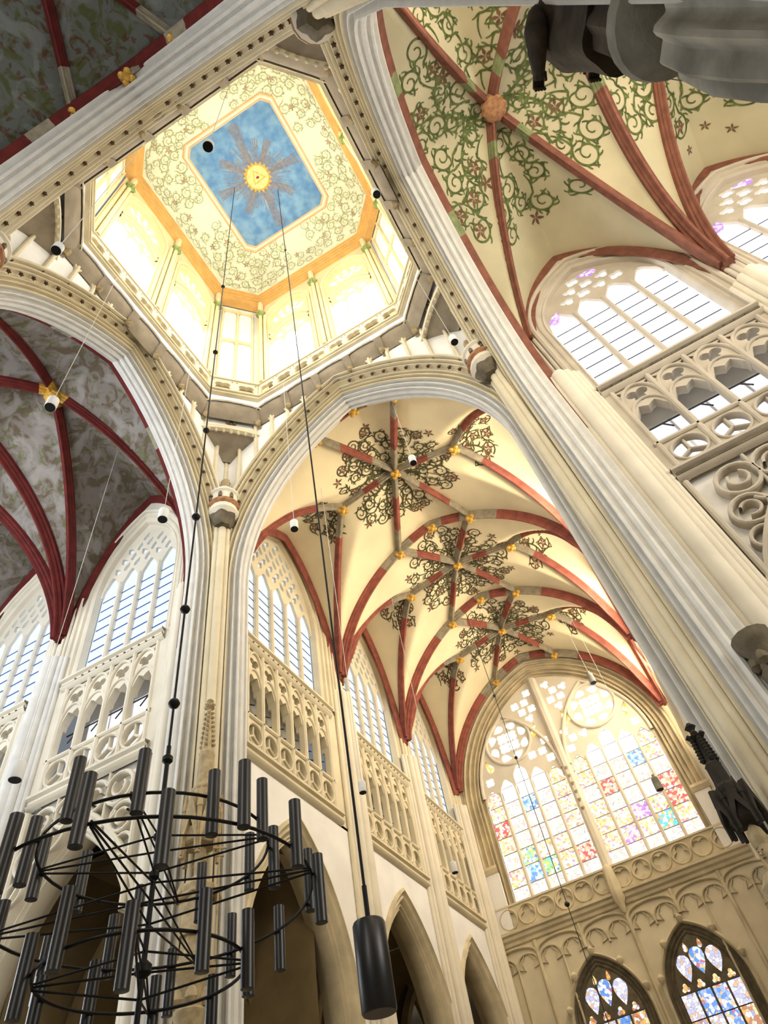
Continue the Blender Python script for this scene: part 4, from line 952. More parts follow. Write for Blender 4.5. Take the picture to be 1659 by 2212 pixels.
def cross_bay(P, a0, a1, Wd, root, red, grey, web, dome_, vines=None, seed=1, big=0.3, first=True):
    h = vault_h(a0, a1, Wd, 18.9, 7.9, 0.0, dome_); m = (a0 + a1) / 2
    vault_surface(P, a0, a1, Wd, h, web, root)
    for s in (-1, 1):
        for q in (a0 + (0.35 if first else 0.05), a1 - 0.05):
            n = 40; mb = MB(); rib(mb, P, lin((m, 0), (q, s * (Wd - 0.1)), n, 1.8), h, 0.34, 0.40, lambda i, j: 1 if (0.10 if vines else 0.0) * n <= i < (0.15 if vines else 0.04) * n else 0); mb.build('rib', [red, grey], root)
        mb = MB(); rib(mb, P, [(a0 + (a1 - a0) * i / 40, s * (Wd - 0.06)) for i in range(41)], h, 0.24, 0.34); mb.build('wall_rib', [red], root)
    n = 50
    for q in (a1,):
        mb = MB(); rib(mb, P, [(q, (Wd - 0.08) * math.sin(math.pi / 2 * (2 * i / n - 1))) for i in range(n + 1)], h if q != a1 else h, 0.42, 0.46, lambda i, j: 1 if vines and (0.44 < i / n < 0.47 or 0.53 < i / n < 0.56) else 0); mb.build('transverse_rib', [red, grey], root)
    z = h(m, 0)
    mb = MB(); p = P(m, 0, z); mb.lathe(p, [(0.06, -0.72), (big * 0.7, -0.68), (big, -0.56), (big * 0.8, -0.45), (big * 1.05, -0.35), (big * 0.7, -0.1), (big * 0.7, 0.1)], 20, wob=0.10, nw=8)
    mb.build('boss', 'boss_clay' if vines else 'gold', root)
    if vines:
        rg = random.Random(seed); lines = []; fl = []
        angs = sorted(math.atan2(s * Wd, q * (a1 - a0) / 2) % (2 * math.pi) for s in (-1, 1) for q in (-1, 1))
        for i in range(4):
            b0 = angs[i]; b1 = angs[(i + 1) % 4]
            if b1 < b0: b1 += 2 * math.pi
            mid_ = (b0 + b1) / 2; hw = (b1 - b0) / 2; rmax = 3.7 if hw > 0.8 else 4.1
            def ok(x, y):
                r_ = math.hypot(x, y); th = (math.atan2(y, x) - mid_ + math.pi) % (2 * math.pi) - math.pi
                return r_ < rmax and abs(x) < (a1 - a0) / 2 - 0.25 and (hw - abs(th)) * r_ > 0.26
            x0, y0 = 0.5 * math.cos(mid_), 0.5 * math.sin(mid_)
            for s in (-1, 1): scroll(lines, fl, x0, y0, mid_ + s * 0.3, 3.2, s * 0.3, s * 3.2, 0.085, 12, rg, ok, lsc=1.15)
            fill_scrolls(lines, fl, ok, (-3.6, 3.6, -4.4, 4.4), rg, 0.72, 0.38, 0.066, 1.5, 9, 1.15, hub=(0, 0))
            fl.append((rmax * math.cos(mid_), rmax * math.sin(mid_), mid_))
        F = lambda x, y: P(m + x, y, h(m + x, y) - 0.03)
        mb = MB(); strips(mb, lines, F); tag(mb.build('painted_scrolls', vines, root, smooth=False), kind='stuff')
        mb = MB()
        for x, y, a in fl:
            if rg.random() < 0.16: flower(mb, x, y, a, 0.24, F)
        for k in range(5): flower(mb, rg.uniform(-2, 2), rg.choice((-1, 1)) * rg.uniform(3.8, 4.8), 0, 0.14, F)
        tag(mb.build('painted_flowers', 'flower_brown', root, smooth=False), kind='stuff')
ce = thing('ceiling_choir', (6.9, 0, 18.9), 'cream choir vault with brownish red ribs, clay boss and green painted scrolls', 'vault', kind='structure')
for i, (a0, a1, _, _) in enumerate(BE): cross_bay(PE, a0, a1, 5.8, ce, 'rib_choir', 'rib_green', 'plaster_choir', 1.2, 'vine_green', 40 + i, 0.42, i == 0)
cw = thing('ceiling_nave', (-6.9, 0, 18.9), 'dark brownish grey worn nave vault with deep red ribs', 'vault', kind='structure')
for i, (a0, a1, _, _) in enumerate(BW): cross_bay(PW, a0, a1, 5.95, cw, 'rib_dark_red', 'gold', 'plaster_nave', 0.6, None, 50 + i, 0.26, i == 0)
# ------------------------------------------------------------------ end wall of the warm transept
FD = Frame((0, 27.0, 0), (1, 0, 0), (0, -1, 0))
we = thing('wall_north', (0, 27.0, 0), 'buff end wall of the warm transept with blind arcading', 'wall', kind='structure')
EH, EZ0, EZS, ER = 4.72, 14.05, 19.0, 6.3
mb = MB(); wall_opening(mb, FD, -13.0, 13.0, 0.0, 30.0, 0, EH + 1.0, EZS, ER + 1.0, 0.0, EZ0); mb.build('wall_face', 'stone_cream', we, smooth=False)
root = win_root((0, 27.5, EZ0), 'huge ten-light stained glass window with circle tracery in the end wall')
prof = mould((0.0, -0.42), (1.05, 0.08), [(0.0, 0.09, 0.07), (0.09, 0.26, -0.17), (0.26, 0.36, 0.09), (0.36, 0.46, -0.12), (0.46, 0.54, 0.06), (0.54, 0.72, -0.17), (0.72, 0.82, 0.09), (0.82, 0.98, -0.14), (0.98, 1.12, 0.09)])
mb = MB(); arch_sweep(mb, FD, 0, EH, EZS, ER, EZ0, prof, 18); mb.build('frame', 'stone_buff', root)
NG = -0.52; CM = 0.24; lw = (EH - CM) / 5
HZ = [19.15, 19.45, 19.95, 19.45, 19.15]
outer = [(-EH, 19.0)]
lights = []
for g in (-1, 1):
    for l in range(5):
        a = (-EH + l * lw) if g < 0 else (CM + l * lw); lights.append((a, a + lw, HZ[l]))
for a, b, hz in lights:
    a2, b2 = a + 0.075, b - 0.075; m_ = (a2 + b2) / 2
    outer += [(a2, 19.0), (a2, hz)] + [(m_ - (b2 - a2) / 2 * math.cos(t * math.pi / 10), hz + 0.6 * math.sin(t * math.pi / 10) ** 0.9 * (0.86 + 0.14 * math.cos(4 * t * math.pi / 10))) for t in range(1, 10)] + [(b2, hz), (b2, 19.0)]
outer += [(EH, 19.0)] + arch_pts(0, EH, EZS, ER, 0.0, 16)[::-1][1:-1]
holes = []; CC = [(-2.52, 22.0), (2.52, 22.0)]
YEL = [(-4.0, 21.05, 1.9), (-0.95, 22.05, 1.2), (0.95, 22.05, 1.94), (4.0, 21.05, 1.24)]
for cu, cz in CC:
    for i in range(4): holes.append(foil(cu + 0.40 * math.cos(math.pi / 4 + i * math.pi / 2), cz + 0.40 * math.sin(math.pi / 4 + i * math.pi / 2), 0.34, 4, math.pi / 4, 20))
    for i in range(8):
        th = math.pi / 8 + i * math.pi / 4; holes.append(drop(cu + 0.95 * math.cos(th), cz + 0.95 * math.sin(th), 0.62, 0.46, th + math.pi / 2))
ycell = [drop(u, z, 0.85, 0.42, rot) for u, z, rot in YEL]
holes += ycell
def headz(u):
    for a, b, hz in lights:
        if a - 0.01 <= u <= b + 0.01: return hz + 0.62
    return 20.0
zc = 20.2; q = 0
while zc < 25.2:
    for k in range(-9, 10):
        u = k * 0.60 + (0.30 if q % 2 else 0.0); R = 0.262
        if abs(u) < CM + R - 0.08 or zc - R < max(headz(u - 0.2), headz(u + 0.2)) + 0.02: continue
        if any(math.hypot(u - cu, zc - cz) < 1.30 + R * 0.9 for cu, cz in CC): continue
        if any(math.hypot(u - yu, zc - yz) < 0.30 + R for yu, yz, _ in YEL): continue
        if any(zc + R * s_ > arch_top(u + R * t_, 0, EH, EZS, ER) - 0.07 for s_, t_ in ((1.1, 0), (0.7, 1), (0.7, -1), (0, 1.1), (0, -1.1))): continue
        holes.append(foil(u, zc, R, 4 if (k + q) % 3 else 3, math.pi / 4, 20))
    zc += 0.52; q += 1
mb = MB(); plate(mb, FD, outer, holes, NG + 0.16, NG + 0.02); mb.build('tracery', 'stone_pale', root, smooth=False)
mb = MB()
for cu, cz in CC:
    c = circ(cu, cz, 1.30, 40); bar2(mb, FD, c + [c[0]], 0.15, NG + 0.28, NG + 0.05)
    mb2 = MB(); bar2(mb2, FD, arch_pts(cu * 0.985, 2.27, 19.4, 5.0, 0, 12), 0.17, NG + 0.30, NG + 0.05); mb2.build('sub_arch', 'stone_pale', root)
mb.build('circle_bars', 'stone_pale', root)
mb = MB(); bar2(mb, FD, [(0, 12.9), (0, 25.0)], 0.46, NG + 0.42, NG - 0.02); mb.build('central_mullion', 'stone_pale', root)
for i in range(14):
    p = FD.P(0.0, NG + 0.45, 17.0 + 0.22 * i) if i < 12 else None
    if p is not None and i % 2 == 0:
        mb = MB(); mb.lathe(p, [(0.02, -0.1), (0.11, 0), (0.02, 0.1)], 8); mb.build('crocket', 'stone_buff', root)
for a, b, hz in lights:
    if abs(a) < EH - 0.01 and abs(a - CM) > 0.01:
        mb = MB(); bar2(mb, FD, [(a, EZ0), (a, 19.5)], 0.15, NG + 0.20, NG); mb.build('mullion', 'stone_pale', root)
STAIN = {  # row from the bottom: glass of the ten lights
    0: 'pppppppppp', 1: 'yvgrygpygg', 2: 'pgyrppvgtp', 3: 'ppppvpppyp', 4: 'rppryrbgpr', 5: 'ypbbrrppgg', 6: 'gppbggpbpg'}
SC = {'p': 'glass_stain_pale', 'y': 'glass_stain_gold', 'g': 'glass_stain_gold', 'r': 'glass_stain_red', 'b': 'glass_stain_blue', 't': 'glass_stain_teal', 'v': 'glass_stain_violet', 'e': 'glass_stain_green'}
STAIN[1] = 'yeegrygpyg'; STAIN[1] = 'ybeyryvytg'; STAIN[2] = 'peyypyyvyt'[:9] + 'r'; STAIN[3] = 'ypppyypppr'; STAIN[4] = 'rpppyprppp'; STAIN[5] = 'ypbpygppby'; STAIN[6] = 'yppppyppby'
ph = 0.80
for li, (a, b, hz) in enumerate(lights):
    k = 0; z = EZ0
    while z < hz + 0.55:
        zt = min(z + ph, hz + 0.6); key = STAIN.get(k, 'pppppppppp')[li] if k < 7 else 'p'
        gm = SC[key] if k < 6 else ('glass_stain_gold' if li in (0, 4, 5, 9) and k == 6 else 'glass_pale')
        pane(FD, a, b, z, zt, NG, gm, root, 'stained_pane')
        if k: pane(FD, a + 0.07, b - 0.07, z - 0.022, z + 0.022, NG + 0.03, 'lead_grey', root, 'saddle_bar')
        z = zt; k += 1
mb = MB(); plate(mb, FD, [(-EH, 19.3)] + [p for p in arch_pts(0, EH, EZS, ER, 0, 14) if p[1] > 19.3] + [(EH, 19.3)], [], NG - 0.02, NG - 0.03); mb.build('tracery_glazing', 'glass_bright', root, smooth=False)
for c in ycell:
    mb = MB(); plate(mb, FD, c, [], NG + 0.02, NG - 0.01); mb.build('yellow_pane', 'glass_yellow', root, smooth=False)
# balustrade below the great window
bal = thing('window_balustrade', (0, 26.9, 13.0), 'pierced stone balustrade below the huge stained window', 'balustrade')
for i in range(12):
    w = 0.93; a = -5.58 + i * w; uc = a + w / 2
    if abs(uc) < 0.3: continue
    mb = MB(); plate(mb, FD, [(a, 12.98), (a + w, 12.98), (a + w, 13.98), (a, 13.98)], [foil(uc, 13.48, 0.36, 3, math.pi / 2 if i % 2 else -math.pi / 2, 27)], 0.12, -0.05)
    c = circ(uc, 13.48, 0.42, 20); bar2(mb, FD, c + [c[0]], 0.08, 0.18, 0.05); mb.build('pierced_panel', 'stone_buff', bal)
mb = MB(); extr(mb, FD, -5.9, 5.9, [(-0.05, 13.96), (0.18, 13.98), (0.18, 14.06), (-0.4, 14.10)]); mb.build('top_rail', 'stone_cream', bal)
mb = MB(); extr(mb, FD, -5.9, 5.9, [(0.0, 12.40), (0.10, 12.46), (0.12, 12.58), (0.22, 12.66), (0.24, 12.78), (0.34, 12.84), (0.34, 12.96), (0.0, 13.0)]); mb.build('cornice', 'stone_buff', bal)
mb = MB(); mb.lathe(FD.P(0, 0.25, 12.35), [(0.05, -0.25), (0.12, -0.1), (0.16, 0.1), (0.28, 0.3), (0.28, 0.6), (0.22, 1.6), (0.1, 1.75)], 8); mb.build('central_bracket', 'stone_buff', bal)
for s in (-1, 1):
    mb = MB(); plate(mb, FD, [(s * 5.75, 13.0), (s * 5.0, 13.0), (s * 5.0, 15.6), (s * 5.75, 15.6)][::s], [], 0.16, 0.0); mb.build('end_block', 'plaster_white', bal, smooth=False)
    mb = MB(); extr(mb, FD, s * 5.4 - 0.42, s * 5.4 + 0.42, [(0.0, 15.55), (0.2, 15.6), (0.26, 15.8), (0.2, 15.95), (0, 16.0)]); mb.build('end_cap', 'stone_buff', bal)
# blind arcading
for i in range(-3, 4):
    u = i * 2.13
    if abs(u) < 6:
        mb = MB(); bar2(mb, FD, [(u, 11.45 if abs(i) == 1 else 0.5), (u, 12.4)], 0.16, 0.14, 0.0); mb.build('major_bar', 'stone_buff', we)
for i in range(-3, 3):
    u0 = i * 2.13; uc = u0 + 1.065
    if abs(uc) > 5.6: continue
    mb = MB()
    bar2(mb, FD, [(uc + 1.06 * math.cos(t * math.pi / 16), 11.75 + 0.58 * math.sin(t * math.pi / 16) ** 0.6) for t in range(17)], 0.11, 0.13, 0.0)
    for q in (-0.53, 0.53):
        m_ = uc + q
        bar2(mb, FD, [(m_ + 0.50 * math.cos(t * math.pi / 12), 11.5 + 0.52 * math.sin(t * math.pi / 12) ** 0.75) for t in range(13)], 0.08, 0.10, 0.0)
        for s in (-1, 1): bar2(mb, FD, [(m_ + s * 0.46, 11.5), (m_ + s * 0.22, 11.42), (m_ + s * 0.30, 11.72), (m_ + s * 0.14, 11.95)], 0.05, 0.08, 0.0)
    mb.build('blind_arch', 'stone_buff', we)
    low = abs(abs(uc) - 1.95) < 1.2
    mb = MB(); bar2(mb, FD, [(uc, 11.35 if low else 0.5), (uc, 11.75)], 0.09, 0.10, 0.0); mb.build('minor_bar', 'stone_buff', we)
for wi, uc in enumerate((-1.98, 1.98)):
    hw, zs_, r_ = 1.22, 8.7, 2.15
    root = win_root(FD.P(uc, 0, 5.0), 'lower pointed stained glass window, %s' % ('partly behind the hanging cord' if wi == 0 else 'nearer the dark canopy, with blue panel'))
    mb = MB(); arch_sweep(mb, FD, uc, hw, zs_, r_, 4.0, [(0.55, 0.0), (0.55, 0.16), (0.48, 0.22), (0.42, 0.16), (0.40, 0.06)], 12); hood = mb.build('hood_mould', 'stone_buff', root)
    for i in range(5):
        pts = arch_pts(uc, hw, zs_, r_, 0.56, 8); p = pts[2 + i * 3]
        mb = MB(); mb.lathe(FD.P(p[0], 0.2, p[1]), [(0.03, -0.16), (0.12, -0.06), (0.14, 0.06), (0.05, 0.18)], 9, wob=0.15, nw=3); mb.build('crocket', 'stone_buff', hood)
    mb = MB(); arch_sweep(mb, FD, uc, hw, zs_, r_, 4.0, [(0.40, 0.10), (0.32, 0.04), (0.26, 0.10), (0.18, 0.02), (0.12, 0.06), (0.05, 0.0), (0.0, 0.03)], 12); mb.build('frame', 'stone_dark', root)
    l4 = hw / 2
    gl = [['g', 'p', 'b', 'g'], ['p', 'b', 'b', 'p'], ['g', 'p', 'p', 'g'], ['b', 'b', 'b', 'p']]
    SL = {'g': 'glass_low_gold', 'p': 'glass_low_pale', 'b': 'glass_low_blue'}
    for k in range(5):
        for l in range(4):
            pane(FD, uc - hw + l * l4, uc - hw + (l + 1) * l4, 4.6 + k * 0.85, 5.45 + k * 0.85, 0.03, SL[gl[(k + wi) % 4][l]], root, 'stained_pane')
    for k in range(1, 6): pane(FD, uc - hw, uc + hw, 4.6 + k * 0.85 - 0.02, 4.6 + k * 0.85 + 0.02, 0.05, 'iron', root, 'saddle_bar')
    for l in (1, 2, 3):
        mb = MB(); bar2(mb, FD, [(uc - hw + l * l4, 4.0), (uc - hw + l * l4, 9.0)], 0.08, 0.10, 0.02); mb.build('mullion', 'stone_dark', root)
    out = [(uc - hw, 8.85)] + [p for p in arch_pts(uc, hw, zs_, r_, 0, 8) if p[1] > 8.86] + [(uc + hw, 8.85)]
    hs = [drop(uc + d, 9.62, 0.95, 0.62, math.pi * 1.5) for d in (-0.62, 0.0, 0.62)]
    hs[1] = drop(uc, 9.75, 0.95, 0.62, math.pi * 1.5)
    hs2 = [foil(uc + d, 9.02, 0.17, 3, math.pi / 2, 18) for d in (-0.92, -0.31, 0.31, 0.92)] + [drop(uc + d, 10.28, 0.36, 0.2, math.pi / 2) for d in (-0.3, 0.3)]
    mb = MB(); plate(mb, FD, out, hs + hs2, 0.09, 0.03); mb.build('tracery', 'stone_dark', root, smooth=False)
    for j, h_ in enumerate(hs):
        mb = MB(); plate(mb, FD, h_, [], 0.045, 0.03); mb.build('shield_pane', 'glass_low_blue' if j == 1 else 'glass_low_pale', root, smooth=False)
    mb = MB(); plate(mb, FD, out, [], 0.035, 0.03); mb.build('tracery_glazing', 'glass_low_gold', root, smooth=False)

# ------------------------------------------------------------------ statues
def folds(mb, c, prof, n=28, wob=0.08, nw=7, sx=1.0, sy=1.0): mb.lathe(c, prof, n, sx, sy, wob, nw)
def canopy(name, c, zb, ht, label, m='stone_cream', rad=0.42):
    root = thing(name, (c[0], c[1], zb), label, 'canopy'); k = max(0.5, ht / 3.75)
    mb = MB(); mb.lathe((c[0], c[1], 0), [(rad * 0.9, zb), (rad, zb + 0.05), (rad, zb + 0.35), (rad * 0.86, zb + 0.4)], 6); mb.build('canopy_body', m, root, ang=20)
    for i in range(6):
        th = math.pi / 6 + i * math.pi / 3; tx, ty = math.cos(th), math.sin(th)
        fr = Frame((c[0] + tx * rad * 0.92, c[1] + ty * rad * 0.92, 0), (-ty, tx, 0), (tx, ty, 0)); hw = rad * 0.5
        mb = MB(); plate(mb, fr, [(-hw, zb - 0.25 * k), (-hw * 0.8, zb - 0.25 * k), (-hw * 0.75, zb + 0.1 * k), (0, zb + 0.55 * k), (hw * 0.75, zb + 0.1 * k), (hw * 0.8, zb - 0.25 * k), (hw, zb - 0.25 * k), (hw, zb + 0.3 * k), (0, zb + 1.15 * k), (-hw, zb + 0.3 * k)], [], 0.06, -0.04, True)
        mb.build('gable', m, root, smooth=False)
        mb = MB(); p = (c[0] + math.cos(th + math.pi / 6) * rad, c[1] + math.sin(th + math.pi / 6) * rad); mb.lathe((p[0], p[1], 0), [(0.06 * k, zb - 0.3 * k), (0.06 * k, zb + 0.7 * k), (0.08 * k, zb + 0.72 * k), (0.01, zb + 1.25 * k)], 6); mb.build('pinnacle', m, root)
    z1 = zb + ht * 0.36
    mb = MB(); mb.lathe((c[0], c[1], 0), [(rad * 0.72, zb + 0.35), (rad * 0.66, z1 - 0.1), (rad * 0.72, z1 - 0.05), (rad * 0.72, z1), (rad * 0.5, z1 + 0.06), (rad * 0.46, zb + ht * 0.58), (rad * 0.5, zb + ht * 0.6), (rad * 0.33, zb + ht * 0.64), (0.045, zb + ht - 0.15)], 8)
    mb.build('spire', m, root, ang=20)
    for i in range(8):
        for j in range(4):
            t = 0.66 + 0.29 * i / 8; rr = rad * 0.33 + (0.045 - rad * 0.33) * ((t - 0.64) / 0.33)
            th = j * math.pi / 2 + 0.4; mb = MB(); mb.lathe((c[0] + math.cos(th) * (rr + 0.03), c[1] + math.sin(th) * (rr + 0.03), zb + ht * t), [(0.015, -0.05), (0.05, 0.0), (0.02, 0.05)], 6); mb.build('crocket', m, root)
    mb = MB()
    mb.lathe((c[0], c[1], zb + ht), [(0.04, -0.2), (0.12, -0.12), (0.05, -0.06), (0.05, 0.0), (0.10, 0.06), (0.03, 0.14)], 8)
    for dx, dy in ((1, 0), (-1, 0), (0, 1), (0, -1)): mb.lathe((c[0] + dx * 0.11, c[1] + dy * 0.11, zb + ht - 0.1), [(0.02, -0.05), (0.06, 0), (0.02, 0.05)], 6)
    mb.build('finial', m, root)
    return root
def corbel(name, c, zt, label, m, rad=0.42):
    root = thing(name, (c[0], c[1], zt - 1.2), label, 'corbel')
    mb = MB(); mb.lathe((c[0], c[1], zt), [(0.10, -1.2), (rad * 0.6, -0.95), (rad * 0.75, -0.75), (rad * 0.62, -0.7), (rad * 0.7, -0.35), (rad * 0.95, -0.22), (rad, -0.1), (rad, 0.0)], 12); mb.build('corbel_body', m, root)
    for i in range(6):
        th = i * math.pi / 3 + 0.2; mb = MB(); mb.lathe((c[0] + rad * 0.66 * math.cos(th), c[1] + rad * 0.66 * math.sin(th), zt - 0.55), [(0.03, -0.14), (0.11, -0.04), (0.10, 0.06), (0.04, 0.14)], 8, wob=0.15, nw=3); mb.build('carved_leaf', m, root)
    return root
def bishop(c, z, face, label, m, crozier=True, s=1.0):
    """standing robed stone figure; face = direction it looks to"""
    root = thing('statue', (c[0], c[1], z), label, 'statue')
    f = Vector((face[0], face[1], 0)).normalized(); r = Vector((-f.y, f.x, 0)); C_ = Vector((c[0], c[1], z))
    mb = MB(); folds(mb, C_, [(0.30 * s, 0), (0.27 * s, 0.35 * s), (0.25 * s, 0.85 * s), (0.27 * s, 1.1 * s), (0.31 * s, 1.38 * s), (0.26 * s, 1.5 * s), (0.12 * s, 1.58 * s), (0.085 * s, 1.66 * s)], 40, 0.07, 9, 1.0, 0.9); body = mb.build('robe', m, root)
    mb = MB(); folds(mb, C_ + f * 0.05 * s, [(0.30 * s, 0.45 * s), (0.29 * s, 0.8 * s), (0.31 * s, 1.15 * s), (0.33 * s, 1.36 * s), (0.20 * s, 1.53 * s)], 40, 0.05, 6); mb.build('cope', m, root)
    for sd in (-1, 1):
        sh = C_ + r * sd * 0.27 * s + Vector((0, 0, 1.42 * s)); el = C_ + r * sd * 0.40 * s + f * 0.06 * s + Vector((0, 0, 1.12 * s)); ha = C_ + r * sd * (0.34 if sd > 0 else 0.12) * s + f * 0.34 * s + Vector((0, 0, 1.2 * s))
        mb = MB(); mb.tube([sh, (sh + el) / 2, el, (el + ha) / 2, ha], [0.10 * s, 0.095 * s, 0.09 * s, 0.075 * s, 0.05 * s], 10); mb.build('sleeve', m, root)
        mb = MB(); mb.tube([ha, ha + f * 0.05 * s], [0.05 * s, 0.045 * s], 8)
        for q in range(4): mb.tube([ha + f * 0.04 * s + r * (q - 1.5) * 0.024 * s, ha + f * 0.10 * s + r * (q - 1.5) * 0.024 * s, ha + f * 0.11 * s + r * (q - 1.5) * 0.024 * s - Vector((0, 0, 0.05 * s))], 0.013 * s, 6)
        mb.tube([ha + r * sd * -0.05 * s, ha + r * sd * -0.07 * s + f * 0.06 * s + Vector((0, 0, 0.03 * s))], 0.014 * s, 6); mb.build('hand', m, root)
    hc = C_ + Vector((0, 0, 1.80 * s)) + f * 0.03 * s
    mb = MB(); mb.lathe(hc, [(0.05 * s, -0.17 * s), (0.085 * s, -0.13 * s), (0.115 * s, -0.03 * s), (0.118 * s, 0.05 * s), (0.09 * s, 0.14 * s), (0.03 * s, 0.18 * s)], 14); head = mb.build('head', m, root)
    mb = MB(); mb.tube([hc + f * 0.11 * s + Vector((0, 0, 0.03 * s)), hc + f * 0.15 * s - Vector((0, 0, 0.035 * s))], [0.012 * s, 0.024 * s], 6); mb.build('nose', m, head)
    for sd in (-1, 1):
        mb = MB(); mb.lathe(hc + f * 0.105 * s + r * sd * 0.042 * s + Vector((0, 0, 0.03 * s)), [(0.006 * s, -0.016 * s), (0.018 * s, 0), (0.006 * s, 0.016 * s)], 8); mb.build('eye', 'stone_dark', head)
        mb = MB(); mb.lathe(hc + r * sd * 0.118 * s, [(0.01 * s, -0.04 * s), (0.025 * s, 0), (0.01 * s, 0.04 * s)], 6); mb.build('ear', m, head)
    mb = MB(); mb.tube([hc + f * 0.112 * s - r * 0.03 * s - Vector((0, 0, 0.075 * s)), hc + f * 0.118 * s + r * 0.03 * s - Vector((0, 0, 0.075 * s))], 0.009 * s, 6); mb.build('mouth', 'stone_dark', head)
    mb = MB(); mb.lathe(hc + Vector((0, 0, 0.09 * s)), [(0.125 * s, 0), (0.14 * s, 0.12 * s), (0.11 * s, 0.26 * s), (0.02 * s, 0.36 * s)], 14, 1.0, 0.8); mb.build('mitre', m, root)
    if crozier:
        p = C_ + r * 0.36 * s + f * 0.36 * s; mb = MB(); mb.tube([p, p + Vector((0, 0, 2.15 * s))], 0.02 * s, 8)
        q = p + Vector((0, 0, 2.02 * s)); mb.tube([q - r * 0.14 * s, q + r * 0.14 * s], 0.028 * s, 8); mb.tube([p + Vector((0, 0, 2.1 * s)), p + Vector((0, 0, 2.28 * s))], 0.028 * s, 8)
        q2 = p + Vector((0, 0, 1.86 * s)); mb.tube([q2 - r * 0.09 * s, q2 + r * 0.09 * s], 0.024 * s, 8); mb.build('cross_staff', m, root)
    return root
NWP = (-5.12, 5.02)
bishop(NWP, 6.85, (1, -1), 'pale stone bishop statue with mitre and cross staff on the pier behind the chandelier', 'statue_stone')
canopy('statue_canopy', (-5.15, 5.05), 9.1, 3.75, 'tall pale gothic canopy with spire above the bishop statue', 'statue_stone', 0.40)
corbel('statue_corbel', (-5.15, 5.05), 6.85, 'carved stone corbel under the bishop statue', 'statue_stone', 0.42)
NEP = (4.98, 5.25)
canopy('statue_canopy', NEP, 5.75, 1.62, 'dark silhouetted spiky canopy against the stained window wall', 'stone_silhouette', 0.27)
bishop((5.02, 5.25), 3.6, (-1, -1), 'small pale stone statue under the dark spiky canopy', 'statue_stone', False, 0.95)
corbel('statue_corbel', (5.02, 5.25), 3.6, 'dark corbel at the edge below the dark spiky canopy', 'stone_silhouette', 0.40)
corbel('foliage_bracket', (6.62, 4.98), 8.35, 'dark carved foliage bracket on the choir side of the steep pier', 'stone_dark', 0.34)
# draped figure with bulging corbel on the near pier
SP = Vector((6.30, -5.04, 0))
corb = thing('statue_corbel', (SP.x, SP.y, 4.4), 'pale bulging corbel with drapery folds below the dark statue overhead', 'corbel')
mb = MB(); folds(mb, SP, [(0.16, 4.0), (0.27, 4.5), (0.30, 4.9), (0.31, 5.3), (0.27, 5.65), (0.15, 5.85)], 72, 0.11, 11); mb.build('draped_body', 'statue_grey', corb)
mb = MB(); mb.lathe(SP + Vector((0, 0, 6.05)), [(0.20, -0.1), (0.33, 0.0), (0.34, 0.1), (0.28, 0.16)], 24); mb.build('ledge', 'statue_grey', corb)
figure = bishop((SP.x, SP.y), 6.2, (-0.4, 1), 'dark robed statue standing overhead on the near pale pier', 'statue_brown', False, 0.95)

# ------------------------------------------------------------------ hanging lamps and chandelier
def ray(u, v): return (RIGHT * (u - 829.5) + DOWN * (v - 1106) + FWD * 1428.3).normalized()
def lamp(x, y, z, top, label, s=1.0, m='lamp_white', cone=False):
    root = thing('pendant_lamp', (x, y, z), label, 'lamp')
    mb = MB()
    if cone: mb.lathe((x, y, z), [(0.13 * s, 0.0), (0.13 * s, 0.18 * s), (0.11 * s, 0.42 * s), (0.05 * s, 0.46 * s), (0.05 * s, 0.55 * s)], 18)
    else: mb.lathe((x, y, z), [(0.125 * s, 0.0), (0.13 * s, 0.01), (0.13 * s, 0.36 * s), (0.11 * s, 0.38 * s), (0.02, 0.40 * s)], 18)
    mb.build('lamp_body', m, root)
    mb = MB(); mb.lathe((x, y, z), [(0.02, -0.012), (0.118 * s, -0.012), (0.118 * s, 0.03)], 18); mb.build('dark_opening', 'black_metal', root)
    mb = MB(); mb.tube([(x, y, z + 0.35 * s), (x, y, top)], 0.009, 6); mb.build('cord', 'cord_pale', root)
def at(u, v, hz):
    d = ray(u, v); t = (hz - CAM.z) / d.z; return CAM + d * t
LAMPS = [(108, 880, 17.77, 28.2, 'white cylinder pendant lamp hanging in front of the nave vault boss', 1.1), (351, 1122, 17.64, 28.2, 'white cylinder pendant lamp beside the nave window arch', 1.15),
         (636, 1143, 17.97, 28.2, 'white cylinder pendant lamp at the first red rib of the warm transept', 1.0), (893, 1000, 20.8, 27.0, 'white cylinder pendant lamp beside the nearest gold star boss', 1.0),
         (982, 739, 21.1, 28.2, 'dark-mouthed pendant lamp beside the capital of the steep pier', 1.0), (814, 420, 26.4, 28.2, 'dark round pendant lamp seen against the lantern rim', 1.15),
         (449, 317, 15.2, 28.2, 'dark pendant lamp in front of the blue ceiling panel', 0.75), (121, 541, 15.4, 28.2, 'dark-mouthed pendant lamp below the lantern corner over the nave arch', 0.75),
         (32, 1685, 11.7, 27.0, 'cream pendant lamp beside the nave wall shafts', 1.25), (784, 1712, 11.0, 27.2, 'small buff pendant lamp in front of the transept gallery', 0.8),
         (983, 1885, 11.5, 27.2, 'buff pendant lamp at the far transept gallery', 0.9)]
for u, v, z, top, lab, s in LAMPS:
    p = at(u, v, z); lamp(p.x, p.y, z, top, lab, s)
for u, v, z, lab, s in ((1282, 1475, 20.5, 'grey bell-shaped pendant lamp before the head of the great stained window', 1.25), (1426, 1706, 14.6, 'grey bell-shaped pendant lamp before the stained glass near dark canopy', 1.25)):
    p = at(u, v, z); lamp(p.x, p.y, z, 27.0, lab, s, 'statue_grey', True)
